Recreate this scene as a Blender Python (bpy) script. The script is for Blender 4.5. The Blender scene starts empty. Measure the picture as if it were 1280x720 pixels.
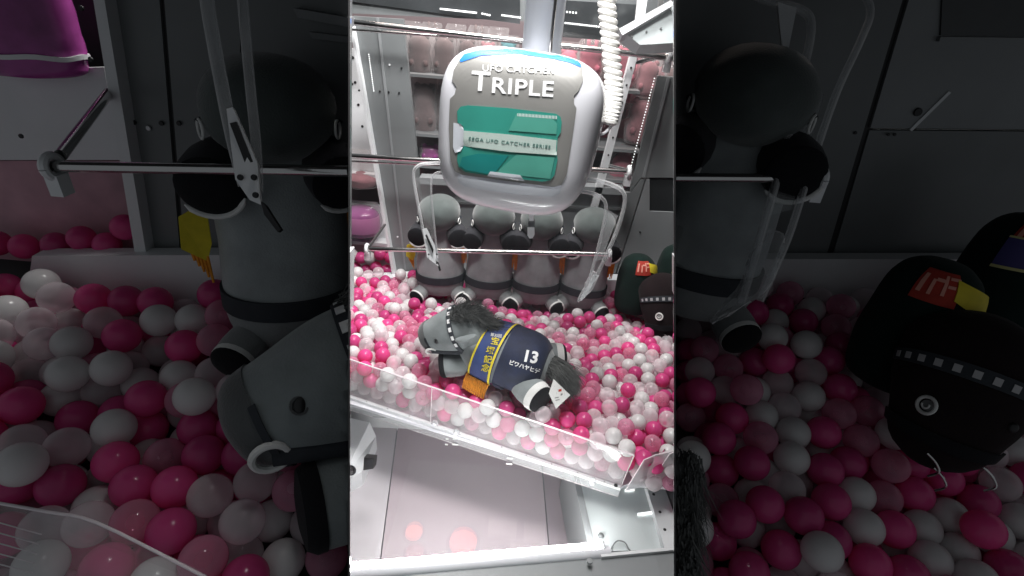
import bpy, bmesh, math, random
import numpy as np
from mathutils import Vector, Matrix
from mathutils.bvhtree import BVHTree

random.seed(7); np.random.seed(7)
R = math.radians
SC = bpy.context.scene
COL = SC.collection

# ------------------------------------------------------------------ camera
PITCH, ROLL, FPX = R(30), R(5), 640.0
CAM = Vector((0, 0, 1.85))
FWD = Vector((0, math.cos(PITCH), -math.sin(PITCH)))
UP0 = Vector((0, math.sin(PITCH), math.cos(PITCH)))
RT0 = Vector((1, 0, 0))
RT = RT0 * math.cos(ROLL) + UP0 * math.sin(ROLL)
UP = UP0 * math.cos(ROLL) - RT0 * math.sin(ROLL)
cam_d = bpy.data.cameras.new('camera'); cam = bpy.data.objects.new('camera', cam_d); COL.objects.link(cam)
cam_d.sensor_width = 36.0; cam_d.lens = 36.0 * FPX / 1280.0
cam_d.clip_start = 0.02; cam_d.clip_end = 100
m3 = Matrix((RT, UP, -FWD)).transposed()
cam.matrix_world = Matrix.Translation(CAM) @ m3.to_4x4()
SC.camera = cam

# ------------------------------------------------------------------ world, lamps, exposure
w = bpy.data.worlds.new('World'); SC.world = w; w.use_nodes = True
bg = w.node_tree.nodes['Background']; bg.inputs[0].default_value = (0.80, 0.86, 0.92, 1); bg.inputs[1].default_value = 0.13

def area(name, loc, target, sx, sy, power, col=(1, 1, 1)):
    d = bpy.data.lights.new(name, 'AREA'); d.shape = 'RECTANGLE'; d.size = sx; d.size_y = sy; d.energy = power; d.color = col
    o = bpy.data.objects.new(name, d); COL.objects.link(o); o.location = loc
    o.rotation_euler = (Vector(target) - Vector(loc)).to_track_quat('-Z', 'Y').to_euler()
    return o
area('ceiling_led_lamp', (0.0, 1.60, 2.75), (0.0, 1.45, 0.8), 1.2, 0.22, 44, (1.0, 0.98, 0.97))
area('ceiling_led_lamp', (0.0, 1.05, 2.85), (0.0, 1.35, 0.9), 0.9, 0.22, 32, (1.0, 0.98, 0.97))
area('front_led_lamp', (0.0, 0.80, 2.95), (0.0, 1.40, 1.0), 0.55, 0.20, 26, (1.0, 0.98, 0.98))
area('back_cabinet_lamp', (0.0, 2.20, 2.45), (0.0, 2.45, 1.4), 1.4, 0.2, 13, (1.0, 0.84, 0.78))

SC.view_settings.view_transform = 'Standard'; SC.view_settings.look = 'None'
SC.view_settings.exposure = 0.2; SC.view_settings.gamma = 1.0
SC.view_settings.use_curve_mapping = False
SC.cycles.use_denoising = True
SC.cycles.transparent_max_bounces = 24
SC.cycles.max_bounces = 8
SC.cycles.caustics_reflective = False; SC.cycles.caustics_refractive = False
SC.cycles.sample_clamp_indirect = 4.0

# ------------------------------------------------------------------ pixel helpers (photo pixels 1280 x 720)
def ray(px, py):
    return FWD + RT * ((px - 640) / FPX) - UP * ((py - 360) / FPX)
def pt(px, py, s): return CAM + ray(px, py) * s
def pty(px, py, Y):
    r = ray(px, py); return CAM + r * ((Y - CAM.y) / r.y)
def ptz(px, py, Z):
    r = ray(px, py); return CAM + r * ((Z - CAM.z) / r.z)
def ptsurf(px, py, sf, dz=0.0):
    r = ray(px, py); a, b = sf
    return CAM + r * ((a + dz + b * CAM.y - CAM.z) / (r.z - b * r.y))
def project(P):
    d = Vector(P) - CAM; z = d.dot(FWD)
    return 640 + FPX * d.dot(RT) / z, 360 - FPX * d.dot(UP) / z, z
SURF_C = (1.021, -0.10)
SURF_L = (0.977, 0.30)
SURF_R = (0.868, 0.30)

# ------------------------------------------------------------------ materials
MATS = {}
def nodes(name):
    m = bpy.data.materials.new(name); m.use_nodes = True; nt = m.node_tree
    return m, nt, nt.nodes['Principled BSDF']
def mat(name, col, rough=0.5, metal=0.0, var=0.0, scale=20.0, bump=0.0, bscale=200.0, sheen=0.0, emit=0.0, spec=0.5, coat=0.0, rndv=0.0):
    if name in MATS: return MATS[name]
    m, nt, p = nodes(name); N = nt.nodes; L = nt.links
    p.inputs['Base Color'].default_value = (*col, 1); p.inputs['Roughness'].default_value = rough
    p.inputs['Metallic'].default_value = metal; p.inputs['Specular IOR Level'].default_value = spec
    p.inputs['Coat Weight'].default_value = coat
    if sheen:
        p.inputs['Sheen Weight'].default_value = sheen; p.inputs['Sheen Roughness'].default_value = 0.5
    tc = N.new('ShaderNodeTexCoord')
    if var or rndv:
        nz = N.new('ShaderNodeTexNoise'); nz.inputs['Scale'].default_value = scale; nz.inputs['Detail'].default_value = 5
        L.new(tc.outputs['Object'], nz.inputs['Vector'])
        mr = N.new('ShaderNodeMapRange'); mr.inputs['From Min'].default_value = 0.3; mr.inputs['From Max'].default_value = 0.7
        mr.inputs['To Min'].default_value = 1 - var; mr.inputs['To Max'].default_value = 1 + var
        L.new(nz.outputs['Fac'], mr.inputs['Value'])
        hs = N.new('ShaderNodeHueSaturation'); hs.inputs['Color'].default_value = (*col, 1)
        if rndv:
            oi = N.new('ShaderNodeObjectInfo'); m2 = N.new('ShaderNodeMapRange')
            m2.inputs['To Min'].default_value = 1 - rndv; m2.inputs['To Max'].default_value = 1 + rndv
            L.new(oi.outputs['Random'], m2.inputs['Value'])
            mu = N.new('ShaderNodeMath'); mu.operation = 'MULTIPLY'
            L.new(mr.outputs[0], mu.inputs[0]); L.new(m2.outputs[0], mu.inputs[1]); L.new(mu.outputs[0], hs.inputs['Value'])
        else:
            L.new(mr.outputs[0], hs.inputs['Value'])
        L.new(hs.outputs[0], p.inputs['Base Color'])
    if bump:
        nb = N.new('ShaderNodeTexNoise'); nb.inputs['Scale'].default_value = bscale; nb.inputs['Detail'].default_value = 3
        L.new(tc.outputs['Object'], nb.inputs['Vector'])
        b = N.new('ShaderNodeBump'); b.inputs['Strength'].default_value = bump; b.inputs['Distance'].default_value = 0.002
        L.new(nb.outputs['Fac'], b.inputs['Height']); L.new(b.outputs[0], p.inputs['Normal'])
    if emit:
        p.inputs['Emission Color'].default_value = (*col, 1); p.inputs['Emission Strength'].default_value = emit
    MATS[name] = m; return m
def clear(name, tint=(1, 1, 1), body=(0.9, 0.9, 0.9), haze=0.08, rim=0.5, rough=0.05):
    """thin clear plastic: see-through, a little milky, brighter towards its rim"""
    if name in MATS: return MATS[name]
    m = bpy.data.materials.new(name); m.use_nodes = True; nt = m.node_tree; N = nt.nodes; L = nt.links
    p = N['Principled BSDF']; out = N['Material Output']
    p.inputs['Base Color'].default_value = (*body, 1); p.inputs['Roughness'].default_value = rough
    tr = N.new('ShaderNodeBsdfTransparent'); tr.inputs[0].default_value = (*tint, 1)
    lw = N.new('ShaderNodeLayerWeight'); lw.inputs[0].default_value = 0.35
    mr = N.new('ShaderNodeMapRange'); mr.inputs['To Min'].default_value = haze; mr.inputs['To Max'].default_value = rim
    L.new(lw.outputs['Facing'], mr.inputs['Value'])
    mx = N.new('ShaderNodeMixShader'); L.new(mr.outputs[0], mx.inputs[0]); L.new(tr.outputs[0], mx.inputs[1]); L.new(p.outputs[0], mx.inputs[2])
    L.new(mx.outputs[0], out.inputs[0])
    MATS[name] = m; return m

def plushmat(name, col, sheen=0.35, var=0.16):
    return mat(name, col, 0.95, var=var, scale=22, bump=0.55, bscale=420, sheen=sheen, spec=0.15)
M_GREY = plushmat('grey_plush', (0.235, 0.26, 0.262))
M_BODY = plushmat('cool_grey_plush', (0.30, 0.325, 0.33))
M_CROWN = plushmat('grey_crown_plush', (0.075, 0.088, 0.085))
M_LGREY = plushmat('pale_grey_plush', (0.215, 0.24, 0.243))
M_DGREY = plushmat('dark_grey_plush', (0.085, 0.09, 0.092))
M_RUMP = plushmat('rump_grey_plush', (0.225, 0.235, 0.237))
M_BLACK = plushmat('black_felt', (0.010, 0.010, 0.012), 0.05)
M_CHAR = plushmat('charcoal_plush', (0.028, 0.028, 0.032), 0.08)
M_STRAP = mat('dark_strap_cloth', (0.022, 0.026, 0.033), 0.8, var=0.15, scale=60, bump=0.3, bscale=600)
M_WHITEF = plushmat('white_felt', (0.74, 0.74, 0.72), 0.1, 0.05)
M_NAVY = mat('navy_cloth', (0.007, 0.013, 0.042), 0.75, var=0.25, scale=30, bump=0.5, bscale=90, sheen=0.1)
M_BLUE = mat('blue_sash_cloth', (0.028, 0.052, 0.17), 0.7, var=0.2, scale=30, bump=0.3, bscale=300)
M_YEL = mat('yellow_cloth', (0.72, 0.58, 0.03), 0.7, var=0.1, scale=60)
M_ORANGE = mat('orange_fringe', (0.72, 0.27, 0.015), 0.75, var=0.2, scale=90)
M_WHITEP = mat('white_print', (0.82, 0.82, 0.82), 0.7)
M_FUR = mat('grey_fur', (0.075, 0.078, 0.075), 0.9, var=0.35, scale=60, sheen=0.2)
M_GREEN = plushmat('dark_green_cloth', (0.009, 0.020, 0.017), 0.05)
M_BROWN = plushmat('dark_brown_plush', (0.014, 0.009, 0.010), 0.04)
M_RED = mat('red_cloth', (0.42, 0.035, 0.02), 0.8, var=0.15, scale=60)
M_WPLAST = mat('white_gloss_plastic', (0.78, 0.78, 0.82), 0.22, var=0.02, scale=8, coat=0.3)
M_WPAINT = mat('white_painted_metal', (0.72, 0.73, 0.74), 0.35, var=0.06, scale=6, bump=0.04, bscale=60)
M_GPAINT = mat('grey_painted_metal', (0.16, 0.17, 0.172), 0.38, var=0.10, scale=5, bump=0.05, bscale=40)
M_GPAINT2 = mat('mid_grey_metal', (0.23, 0.24, 0.245), 0.4, var=0.08, scale=5)
M_DARKW = mat('dark_glass', (0.035, 0.038, 0.04), 0.12, var=0.3, scale=4)
M_SILVER = mat('brushed_silver', (0.27, 0.265, 0.25), 0.5, metal=0.25, var=0.06, scale=8)
M_STEEL = mat('steel', (0.62, 0.61, 0.60), 0.16, metal=1.0)
M_POLE = mat('satin_steel', (0.36, 0.38, 0.41), 0.35, metal=0.5)
M_BSTRIPE = mat('bright_blue_print', (0.008, 0.16, 0.62), 0.45)
M_TEAL = mat('teal_print', (0.035, 0.28, 0.22), 0.15, var=0.12, scale=9)
M_TEAL2 = mat('dark_teal_print', (0.01, 0.215, 0.20), 0.15, var=0.1, scale=9)
M_TEAL3 = mat('pale_teal_print', (0.085, 0.36, 0.28), 0.15, var=0.1, scale=9)
M_BAND = mat('pale_band_print', (0.50, 0.60, 0.55), 0.3)
M_TEALTXT = mat('teal_lettering', (0.12, 0.25, 0.22), 0.4)
M_RUBBER = mat('black_rubber', (0.012, 0.012, 0.013), 0.5)
M_LED = mat('led_emitter', (1, 1, 1), 0.4, emit=55.0)
M_LEDDIM = mat('led_dots', (1, 1, 1), 0.4, emit=1.2)
M_MAUVE_REFL = mat('mauve_reflection_panel', (0.42, 0.36, 0.385), 0.12, var=0.06, scale=5)  # mauve shadow and reflection on lilac-white panels, put into the colour
M_MAUVE_SHADE = mat('mauve_shade_panel', (0.33, 0.28, 0.305), 0.12, var=0.06, scale=5)  # darker slab of the same mauve shade, held in the colour
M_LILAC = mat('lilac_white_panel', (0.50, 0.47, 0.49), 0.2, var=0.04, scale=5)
M_PALEFLOOR = mat('pale_mint_metal', (0.60, 0.65, 0.65), 0.25, var=0.05, scale=7)
M_CLEAR = clear('clear_acrylic', (0.97, 0.98, 0.98), haze=0.05, rim=0.55)
M_CLEARARM = clear('clear_arm_plastic', (0.93, 0.94, 0.95), haze=0.14, rim=0.75)
M_WRAP = clear('clear_wrapper', (0.95, 0.93, 0.93), haze=0.06, rim=0.4, rough=0.08)
M_EDGE = mat('acrylic_polished_edge', (0.80, 0.72, 0.75), 0.2)
M_PART = mat('black_partition_board', (0.012, 0.012, 0.013), 0.6)
M_PACK1 = plushmat('taupe_plush', (0.13, 0.095, 0.095), 0.1)
M_PACK1B = plushmat('brown_plush', (0.085, 0.055, 0.055), 0.1)
M_PACK2 = plushmat('pink_plush', (0.46, 0.14, 0.19), 0.15)
M_PACK3 = plushmat('rose_plush', (0.32, 0.15, 0.17), 0.15)
M_PACKT = plushmat('teal_plush', (0.06, 0.20, 0.22), 0.15)
M_PURP = mat('purple_liquid_plastic', (0.33, 0.06, 0.26), 0.2, var=0.3, scale=14)
M_CARD = mat('white_card', (0.70, 0.70, 0.68), 0.6)
M_GREYP = mat('grey_print', (0.2, 0.2, 0.2), 0.7)

def ballmat(name, col, rnd=0.12, trans=0.0, rough=0.22):
    m, nt, p = nodes(name); N = nt.nodes; L = nt.links
    oi = N.new('ShaderNodeObjectInfo'); mr = N.new('ShaderNodeMapRange')
    mr.inputs['To Min'].default_value = 1 - rnd; mr.inputs['To Max'].default_value = 1 + rnd * 0.6
    L.new(oi.outputs['Random'], mr.inputs['Value'])
    hs = N.new('ShaderNodeHueSaturation'); hs.inputs['Color'].default_value = (*col, 1)
    L.new(mr.outputs[0], hs.inputs['Value'])
    tc = N.new('ShaderNodeTexCoord'); nz = N.new('ShaderNodeTexNoise'); nz.inputs['Scale'].default_value = 60
    L.new(tc.outputs['Object'], nz.inputs['Vector'])
    b = N.new('ShaderNodeBump'); b.inputs['Strength'].default_value = 0.06; b.inputs['Distance'].default_value = 0.002
    L.new(nz.outputs['Fac'], b.inputs['Height']); L.new(b.outputs[0], p.inputs['Normal'])
    L.new(hs.outputs[0], p.inputs['Base Color']); p.inputs['Roughness'].default_value = rough
    out = N['Material Output']
    tl = N.new('ShaderNodeBsdfTranslucent'); L.new(hs.outputs[0], tl.inputs[0])
    mx = N.new('ShaderNodeMixShader'); mx.inputs[0].default_value = trans
    L.new(p.outputs[0], mx.inputs[1]); L.new(tl.outputs[0], mx.inputs[2]); L.new(mx.outputs[0], out.inputs[0])
    MATS[name] = m; return m
M_BP = ballmat('pink_ball_plastic', (0.86, 0.11, 0.36), 0.22, 0.40)
M_BW = ballmat('white_ball_plastic', (0.86, 0.85, 0.845), 0.05, 0.35)
M_BC = clear('clear_ball_plastic', (0.99, 0.93, 0.95), (0.95, 0.89, 0.91), haze=0.28, rim=0.62, rough=0.12)
M_BCP = clear('clear_pink_ball_plastic', (0.97, 0.66, 0.78), (0.86, 0.40, 0.56), haze=0.30, rim=0.7, rough=0.12)

# ------------------------------------------------------------------ object helpers
def link(o, parent=None):
    COL.objects.link(o)
    if parent is not None: o.parent = parent
    return o
def tag(o, label=None, cat=None, group=None, kind=None):
    if label: o['label'] = label
    if cat: o['category'] = cat
    if group: o['group'] = group
    if kind: o['kind'] = kind
    return o
def root(name, loc, label, cat, rz=0.0, scale=1.0, group=None, rot=None):
    o = bpy.data.objects.new(name, None); COL.objects.link(o); o.empty_display_size = 0.02
    o.location = loc; o.rotation_euler = rot if rot else (0, 0, rz); o.scale = (scale,) * 3
    return tag(o, label, cat, group)
def meshdata(name, vf, smooth=True):
    v, f = vf
    me = bpy.data.meshes.new(name); me.from_pydata([tuple(x) for x in v], [], f); me.update()
    bm = bmesh.new(); bm.from_mesh(me); bmesh.ops.recalc_face_normals(bm, faces=bm.faces); bm.to_mesh(me); bm.free()
    if smooth:
        me.polygons.foreach_set('use_smooth', [True] * len(me.polygons))
        try: me.set_sharp_from_angle(angle=R(40))
        except Exception: pass
    return me
def mk(name, vf, m, parent=None, smooth=True):
    me = meshdata(name, vf, smooth); me.materials.append(m)
    return link(bpy.data.objects.new(name, me), parent)
def mkw(name, vf, m, parent=None, smooth=True):
    """vertices given in world space, stored in the parent's (or own base's) space"""
    v, f = vf
    v = [Vector(x) for x in v]
    if parent is not None:
        inv = parent.matrix_basis.inverted()
        return mk(name, ([inv @ x for x in v], f), m, parent, smooth)
    c = Vector((sum(x.x for x in v) / len(v), sum(x.y for x in v) / len(v), min(x.z for x in v)))
    o = mk(name, ([x - c for x in v], f), m, None, smooth); o.location = c
    return o
def join(*vfs):
    V, F = [], []
    for v, f in vfs:
        n = len(V); V += [Vector(x) for x in v]; F += [tuple(i + n for i in q) for q in f]
    return V, F
def box(c, h, rot=None):
    c = Vector(c); V = []
    for sx in (-1, 1):
        for sy in (-1, 1):
            for sz in (-1, 1):
                p = Vector((sx * h[0], sy * h[1], sz * h[2]))
                V.append(c + (rot @ p if rot else p))
    return V, [(0, 1, 3, 2), (4, 6, 7, 5), (0, 4, 5, 1), (2, 3, 7, 6), (0, 2, 6, 4), (1, 5, 7, 3)]
def prism(poly, off):
    n = len(poly); off = Vector(off)
    V = [Vector(p) for p in poly] + [Vector(p) + off for p in poly]
    F = [tuple(range(n)), tuple(range(2 * n - 1, n - 1, -1))]
    F += [(i, i + n, (i + 1) % n + n, (i + 1) % n) for i in range(n)]
    return V, F
def tube(path, rad, n=10, flat=1.0, hint=None):
    P = [Vector(p) for p in path]; V, F = [], []
    rads = rad if isinstance(rad, (list, tuple)) else [rad] * len(P)
    prev = None
    for i, p in enumerate(P):
        T = ((P[min(i + 1, len(P) - 1)] - P[max(i - 1, 0)])).normalized()
        if prev is None:
            h = hint or (Vector((0, 0, 1)) if abs(T.z) < 0.9 else Vector((0, 1, 0)))
            A = T.cross(h).normalized()
        else:
            A = (prev - T * prev.dot(T)).normalized()
        prev = A; B = A.cross(T)
        for k in range(n):
            a = 2 * math.pi * k / n
            V.append(p + A * (math.cos(a) * rads[i]) + B * (math.sin(a) * rads[i] * flat))
    for i in range(len(P) - 1):
        for k in range(n):
            F.append((i * n + k, i * n + (k + 1) % n, (i + 1) * n + (k + 1) % n, (i + 1) * n + k))
    F.append(tuple(range(n))); F.append(tuple(range(len(P) * n - 1, (len(P) - 1) * n - 1, -1)))
    return V, F
def smoothpath(pts, k=6):
    P = [Vector(p) for p in pts]; out = []
    for i in range(len(P) - 1):
        p0 = P[max(i - 1, 0)]; p1 = P[i]; p2 = P[i + 1]; p3 = P[min(i + 2, len(P) - 1)]
        for j in range(k):
            t = j / k
            out.append(0.5 * ((2 * p1) + (p2 - p0) * t + (2 * p0 - 5 * p1 + 4 * p2 - p3) * t * t + (3 * p1 - p0 - 3 * p2 + p3) * t ** 3))
    out.append(P[-1]); return out
def ellipsoid(c, r, n=20, m=12, rot=None):
    c = Vector(c); V = []; F = []
    for i in range(m + 1):
        t = math.pi * i / m
        for k in range(n):
            a = 2 * math.pi * k / n
            p = Vector((r[0] * math.sin(t) * math.cos(a), r[1] * math.sin(t) * math.sin(a), r[2] * math.cos(t)))
            V.append(c + (rot @ p if rot else p))
    for i in range(m):
        for k in range(n):
            F.append((i * n + k, i * n + (k + 1) % n, (i + 1) * n + (k + 1) % n, (i + 1) * n + k))
    return V, F
def torus(c, axis, Rr, r, n=20, m=8, a0=0, a1=2 * math.pi):
    axis = Vector(axis).normalized(); h = Vector((0, 0, 1)) if abs(axis.z) < 0.9 else Vector((1, 0, 0))
    A = axis.cross(h).normalized(); B = axis.cross(A)
    return tube([Vector(c) + A * (Rr * math.cos(a0 + (a1 - a0) * i / n)) + B * (Rr * math.sin(a0 + (a1 - a0) * i / n)) for i in range(n + 1)], r, m, hint=axis)
def disc(c, axis, r, th, n=24, dome=0.0):
    axis = Vector(axis).normalized(); h = Vector((0, 0, 1)) if abs(axis.z) < 0.9 else Vector((1, 0, 0))
    A = axis.cross(h).normalized(); B = axis.cross(A); c = Vector(c); V = []; F = []
    rr = [(r, 0), (r, th * 0.6), (r * 0.93, th), (r * 0.55, th + dome * 0.7), (r * 0.05, th + dome)]
    for q, z in rr:
        for k in range(n):
            a = 2 * math.pi * k / n; V.append(c + A * (q * math.cos(a)) + B * (q * math.sin(a)) + axis * z)
    for i in range(len(rr) - 1):
        for k in range(n): F.append((i * n + k, i * n + (k + 1) % n, (i + 1) * n + (k + 1) % n, (i + 1) * n + k))
    F.append(tuple(range(n))); F.append(tuple(range(len(rr) * n - 1, (len(rr) - 1) * n - 1, -1)))
    return V, F

class Loft:
    """soft body round a spine: rows of (point, half width a, half width b)"""
    def __init__(s, rows, up=(0, 0, 1)):
        s.rows = [(Vector(p), a, b) for p, a, b in rows]; s.up = Vector(up)
    def _i(s, u, g):
        n = len(s.rows) - 1; x = min(max(u, 0), 1) * n; i = min(int(x), n - 1); t = x - i
        p0 = g(s.rows[max(i - 1, 0)]); p1 = g(s.rows[i]); p2 = g(s.rows[i + 1]); p3 = g(s.rows[min(i + 2, n)])
        return 0.5 * ((2 * p1) + (p2 - p0) * t + (2 * p0 - 5 * p1 + 4 * p2 - p3) * t * t + (3 * p1 - p0 - 3 * p2 + p3) * t ** 3)
    def P(s, u, v, off=0.0):
        c = s._i(u, lambda r: r[0]); a = max(s._i(u, lambda r: r[1]), 0.0015); b = max(s._i(u, lambda r: r[2]), 0.0015)
        T = (s._i(min(u + 0.02, 1), lambda r: r[0]) - s._i(max(u - 0.02, 0), lambda r: r[0])).normalized()
        A = T.cross(s.up).normalized(); B = A.cross(T)
        return c + A * ((a + off) * math.cos(v)) + B * ((b + off) * math.sin(v))
    def mesh(s, nu=28, nv=28, lump=0.0):
        V, F = [], []
        for i in range(nu + 1):
            for k in range(nv):
                u, v = i / nu, 2 * math.pi * k / nv
                o = lump * (math.sin(7 * u * 3 + 2.3 * v) * math.sin(3 * v + 5 * u)) if lump else 0
                V.append(s.P(u, v, o))
        for i in range(nu):
            for k in range(nv): F.append((i * nv + k, i * nv + (k + 1) % nv, (i + 1) * nv + (k + 1) % nv, (i + 1) * nv + k))
        F.append(tuple(range(nv))); F.append(tuple(range((nu + 1) * nv - 1, nu * nv - 1, -1)))
        return V, F
    def patch(s, u0, u1, v0, v1, nu=8, nv=24, off=0.001, th=0.003, ub=None):
        V, F = [], []; W = nv + 1; H = nu + 1
        for o in (off + th, off):
            for i in range(H):
                for k in range(W):
                    v = v0 + (v1 - v0) * k / nv
                    d = ub(k / nv) if ub else 0.0
                    V.append(s.P(u0 + (u1 - u0) * i / nu + d, v, o))
        N = W * H
        for i in range(nu):
            for k in range(nv):
                a = i * W + k; F.append((a, a + 1, a + W + 1, a + W)); F.append((N + a, N + a + W, N + a + W + 1, N + a + 1))
        for k in range(nv):
            a = k; F.append((a, N + a, N + a + 1, a + 1)); a = nu * W + k; F.append((a, a + 1, N + a + 1, N + a))
        for i in range(nu):
            a = i * W; F.append((a, a + W, N + a + W, N + a)); a = i * W + nv; F.append((a, N + a, N + a + W, a + W))
        return V, F

def strands(starts, n, length, wid, seg=3, spread=0.35, droop=0.3):
    """loose fur: starts = list of (point, direction)"""
    V, F = [], []
    for _ in range(n):
        p, d = random.choice(starts)
        p = Vector(p) + Vector((random.gauss(0, .006), random.gauss(0, .006), random.gauss(0, .004)))
        d = (Vector(d).normalized() + Vector((random.gauss(0, spread), random.gauss(0, spread), random.gauss(0, spread)))).normalized()
        L = length * random.uniform(0.55, 1.15); side = d.cross(Vector((random.gauss(0, 1), random.gauss(0, 1), random.gauss(0, 1)))).normalized()
        base = len(V); q = p.copy(); dd = d.copy()
        for k in range(seg + 1):
            ww = wid * (1 - 0.85 * k / seg)
            V.append(q + side * ww); V.append(q - side * ww)
            dd = (dd + Vector((random.gauss(0, .1), random.gauss(0, .1), -droop / seg + random.gauss(0, .08)))).normalized()
            q = q + dd * (L / seg)
        for k in range(seg): a = base + 2 * k; F.append((a, a + 1, a + 3, a + 2))
    return V, F

# ---- decals laid on a solid: an outline in pixels is cast onto the surface it lies on and given thickness
def bvh_of(objs):
    V, F = [], []
    for o in objs:
        M = (o.parent.matrix_basis if o.parent else Matrix()) @ o.matrix_basis
        n = len(V); V += [M @ v.co for v in o.data.vertices]; F += [tuple(i + n for i in p.vertices) for p in o.data.polygons]
    return BVHTree.FromPolygons(V, F)
def cast(bv, px, py):
    d = ray(px, py).normalized(); h = bv.ray_cast(CAM, d)
    if h[0] is None: return None
    n = h[1] if h[1].dot(d) < 0 else -h[1]
    return h[0], n
def lay(name, tris2d, bv, off, m, parent, th=0.0012, smooth=True):
    v2, f = tris2d; top = []; bot = []; last = None
    for x, y in v2:
        h = cast(bv, x, y)
        if h is None: h = last
        if h is None: return None
        last = h; d = ray(x, y).normalized()
        top.append(h[0] - d * (off + th)); bot.append(h[0] - d * off * 0.5)
    n = len(top); F = [tuple(q) for q in f] + [tuple(i + n for i in reversed(q)) for q in f]
    cnt = {}
    for q in f:
        for i in range(len(q)):
            e = (q[i], q[(i + 1) % len(q)]); k = (min(e), max(e)); cnt.setdefault(k, []).append(e)
    for k, es in cnt.items():
        if len(es) == 1: a, b = es[0]; F.append((b, a, a + n, b + n))
    return mkw(name, (top + bot, F), m, parent, smooth)
def fill2d(poly, cuts=2):
    bm = bmesh.new(); vs = [bm.verts.new((x, y, 0)) for x, y in poly]; bm.faces.new(vs)
    bmesh.ops.triangulate(bm, faces=bm.faces)
    for _ in range(cuts): bmesh.ops.subdivide_edges(bm, edges=bm.edges, cuts=1, use_grid_fill=True)
    bmesh.ops.triangulate(bm, faces=bm.faces)
    bm.verts.index_update(); r = ([(v.co.x, v.co.y) for v in bm.verts], [tuple(v.index for v in q.verts) for q in bm.faces]); bm.free()
    return r
def rrect(x0, y0, x1, y1, r, n=5, shear=0.0, slope=0.0):
    P = []
    for cx, cy, a in ((x1 - r, y0 + r, -90), (x1 - r, y1 - r, 0), (x0 + r, y1 - r, 90), (x0 + r, y0 + r, 180)):
        for k in range(n + 1):
            t = R(a + 90 * k / n); P.append((cx + r * math.cos(t), cy + r * math.sin(t)))
    mx, my = (x0 + x1) / 2, (y0 + y1) / 2
    return [(x + shear * (y - my), y + slope * (x - mx)) for x, y in P]
def text2d(body, cx, cy, h, rot=0.0, wx=1.0, shear=0.0, bold=0.0, space=1.0):
    c = bpy.data.curves.new('t', 'FONT'); c.body = body; c.size = 1.0; c.resolution_u = 3; c.offset = bold; c.space_character = space
    o = bpy.data.objects.new('t', c); COL.objects.link(o)
    dg = bpy.context.evaluated_depsgraph_get(); me = o.evaluated_get(dg).to_mesh()
    v = [(q.co.x, q.co.y) for q in me.vertices]; f = [tuple(p.vertices) for p in me.polygons]
    o.evaluated_get(dg).to_mesh_clear(); bpy.data.objects.remove(o); bpy.data.curves.remove(c)
    xs = [a for a, b in v]; ys = [b for a, b in v]; k = h / (max(ys) - min(ys)); mx = (max(xs) + min(xs)) / 2; my = (max(ys) + min(ys)) / 2
    out = []
    for a, b in v:
        x = (a - mx) * k * wx; y = -(b - my) * k; x += shear * y
        out.append((cx + x * math.cos(rot) - y * math.sin(rot), cy + x * math.sin(rot) + y * math.cos(rot)))
    return out, f

# ------------------------------------------------------------------ the cabinet round the bright compartment
YB = 1.86
def panel_px(name, poly, Y, th, m, parent=None, smooth=False):
    return mkw(name, prism([pty(x, y, Y) for x, y in poly], (0, th, 0)), m, parent, smooth)
def rod(name, a, b, r, m, parent=None): return mkw(name, tube([a, b], r, 14), m, parent)

bw = root('back_wall', (0, YB, 0.8), 'grey metal back wall of the bright crane compartment', None); bw['kind'] = 'structure'
if 'category' in bw: del bw['category']
panel_px('panel', [(441, 20), (470, 22), (507, 352), (493, 352), (467, 192)], YB, .02, M_GPAINT, bw)
panel_px('panel', [(473, 22), (504, 24), (527, 250), (533, 352), (509, 352)], YB, .02, M_GPAINT, bw)
panel_px('seam_trim', [(470, 22), (473, 22), (509, 352), (507, 352)], YB - .004, .02, M_GPAINT2, bw)  # highlight line along the seam, put in as a paler strip
panel_px('panel', [(524, 228), (780, 240), (760, 352), (533, 352)], YB + .003, .02, M_GPAINT2, bw)
panel_px('shelf_edge', [(524, 222), (780, 236), (779, 244), (525, 230)], YB - .03, .05, M_GPAINT2, bw)
panel_px('shelf_edge', [(526, 250), (776, 260), (776, 263), (526, 253)], YB - .006, .02, M_GPAINT, bw)
panel_px('panel', [(822, 95), (860, 98), (860, 222), (801, 222), (788, 240)], YB, .02, M_GPAINT, bw)
panel_px('panel', [(801, 224), (806, 224), (766, 352), (754, 352), (780, 241), (788, 241)], YB - .001, .02, M_GPAINT, bw)
panel_px('panel', [(808, 224), (812, 224), (812, 264), (860, 266), (860, 352), (768, 352)], YB, .02, M_GPAINT2, bw)
panel_px('dark_window', [(812, 222), (860, 222), (860, 266), (812, 264)], YB + .006, .02, M_DARKW, bw)
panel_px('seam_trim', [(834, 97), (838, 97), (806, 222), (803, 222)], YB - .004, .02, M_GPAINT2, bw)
panel_px('base_ledge', [(430, 350), (536, 345), (536, 372), (430, 378)], YB - .06, .05, M_WPAINT, bw)
panel_px('base_ledge', [(536, 345), (860, 352), (860, 378), (536, 372)], YB - .055, .05, M_WPAINT, bw)
for k, (x, y) in enumerate([(449, 113), (475, 114), (486, 115), (499, 116), (487, 81), (502, 85), (800, 290), (497, 296), (512, 298)]):
    mkw('screw', disc(pty(x, y, YB), (0, -1, 0), .0035, .003, 10), M_WPAINT if k in (4, 7) else M_RUBBER, bw)
for k in range(20):
    x0, y0 = 461 + k * .33, 68 + k * 2.4
    mkw('indicator_light', disc(pty(x0, y0, YB), (0, -1, 0), .0016, .002, 8), M_LEDDIM, bw)
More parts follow.
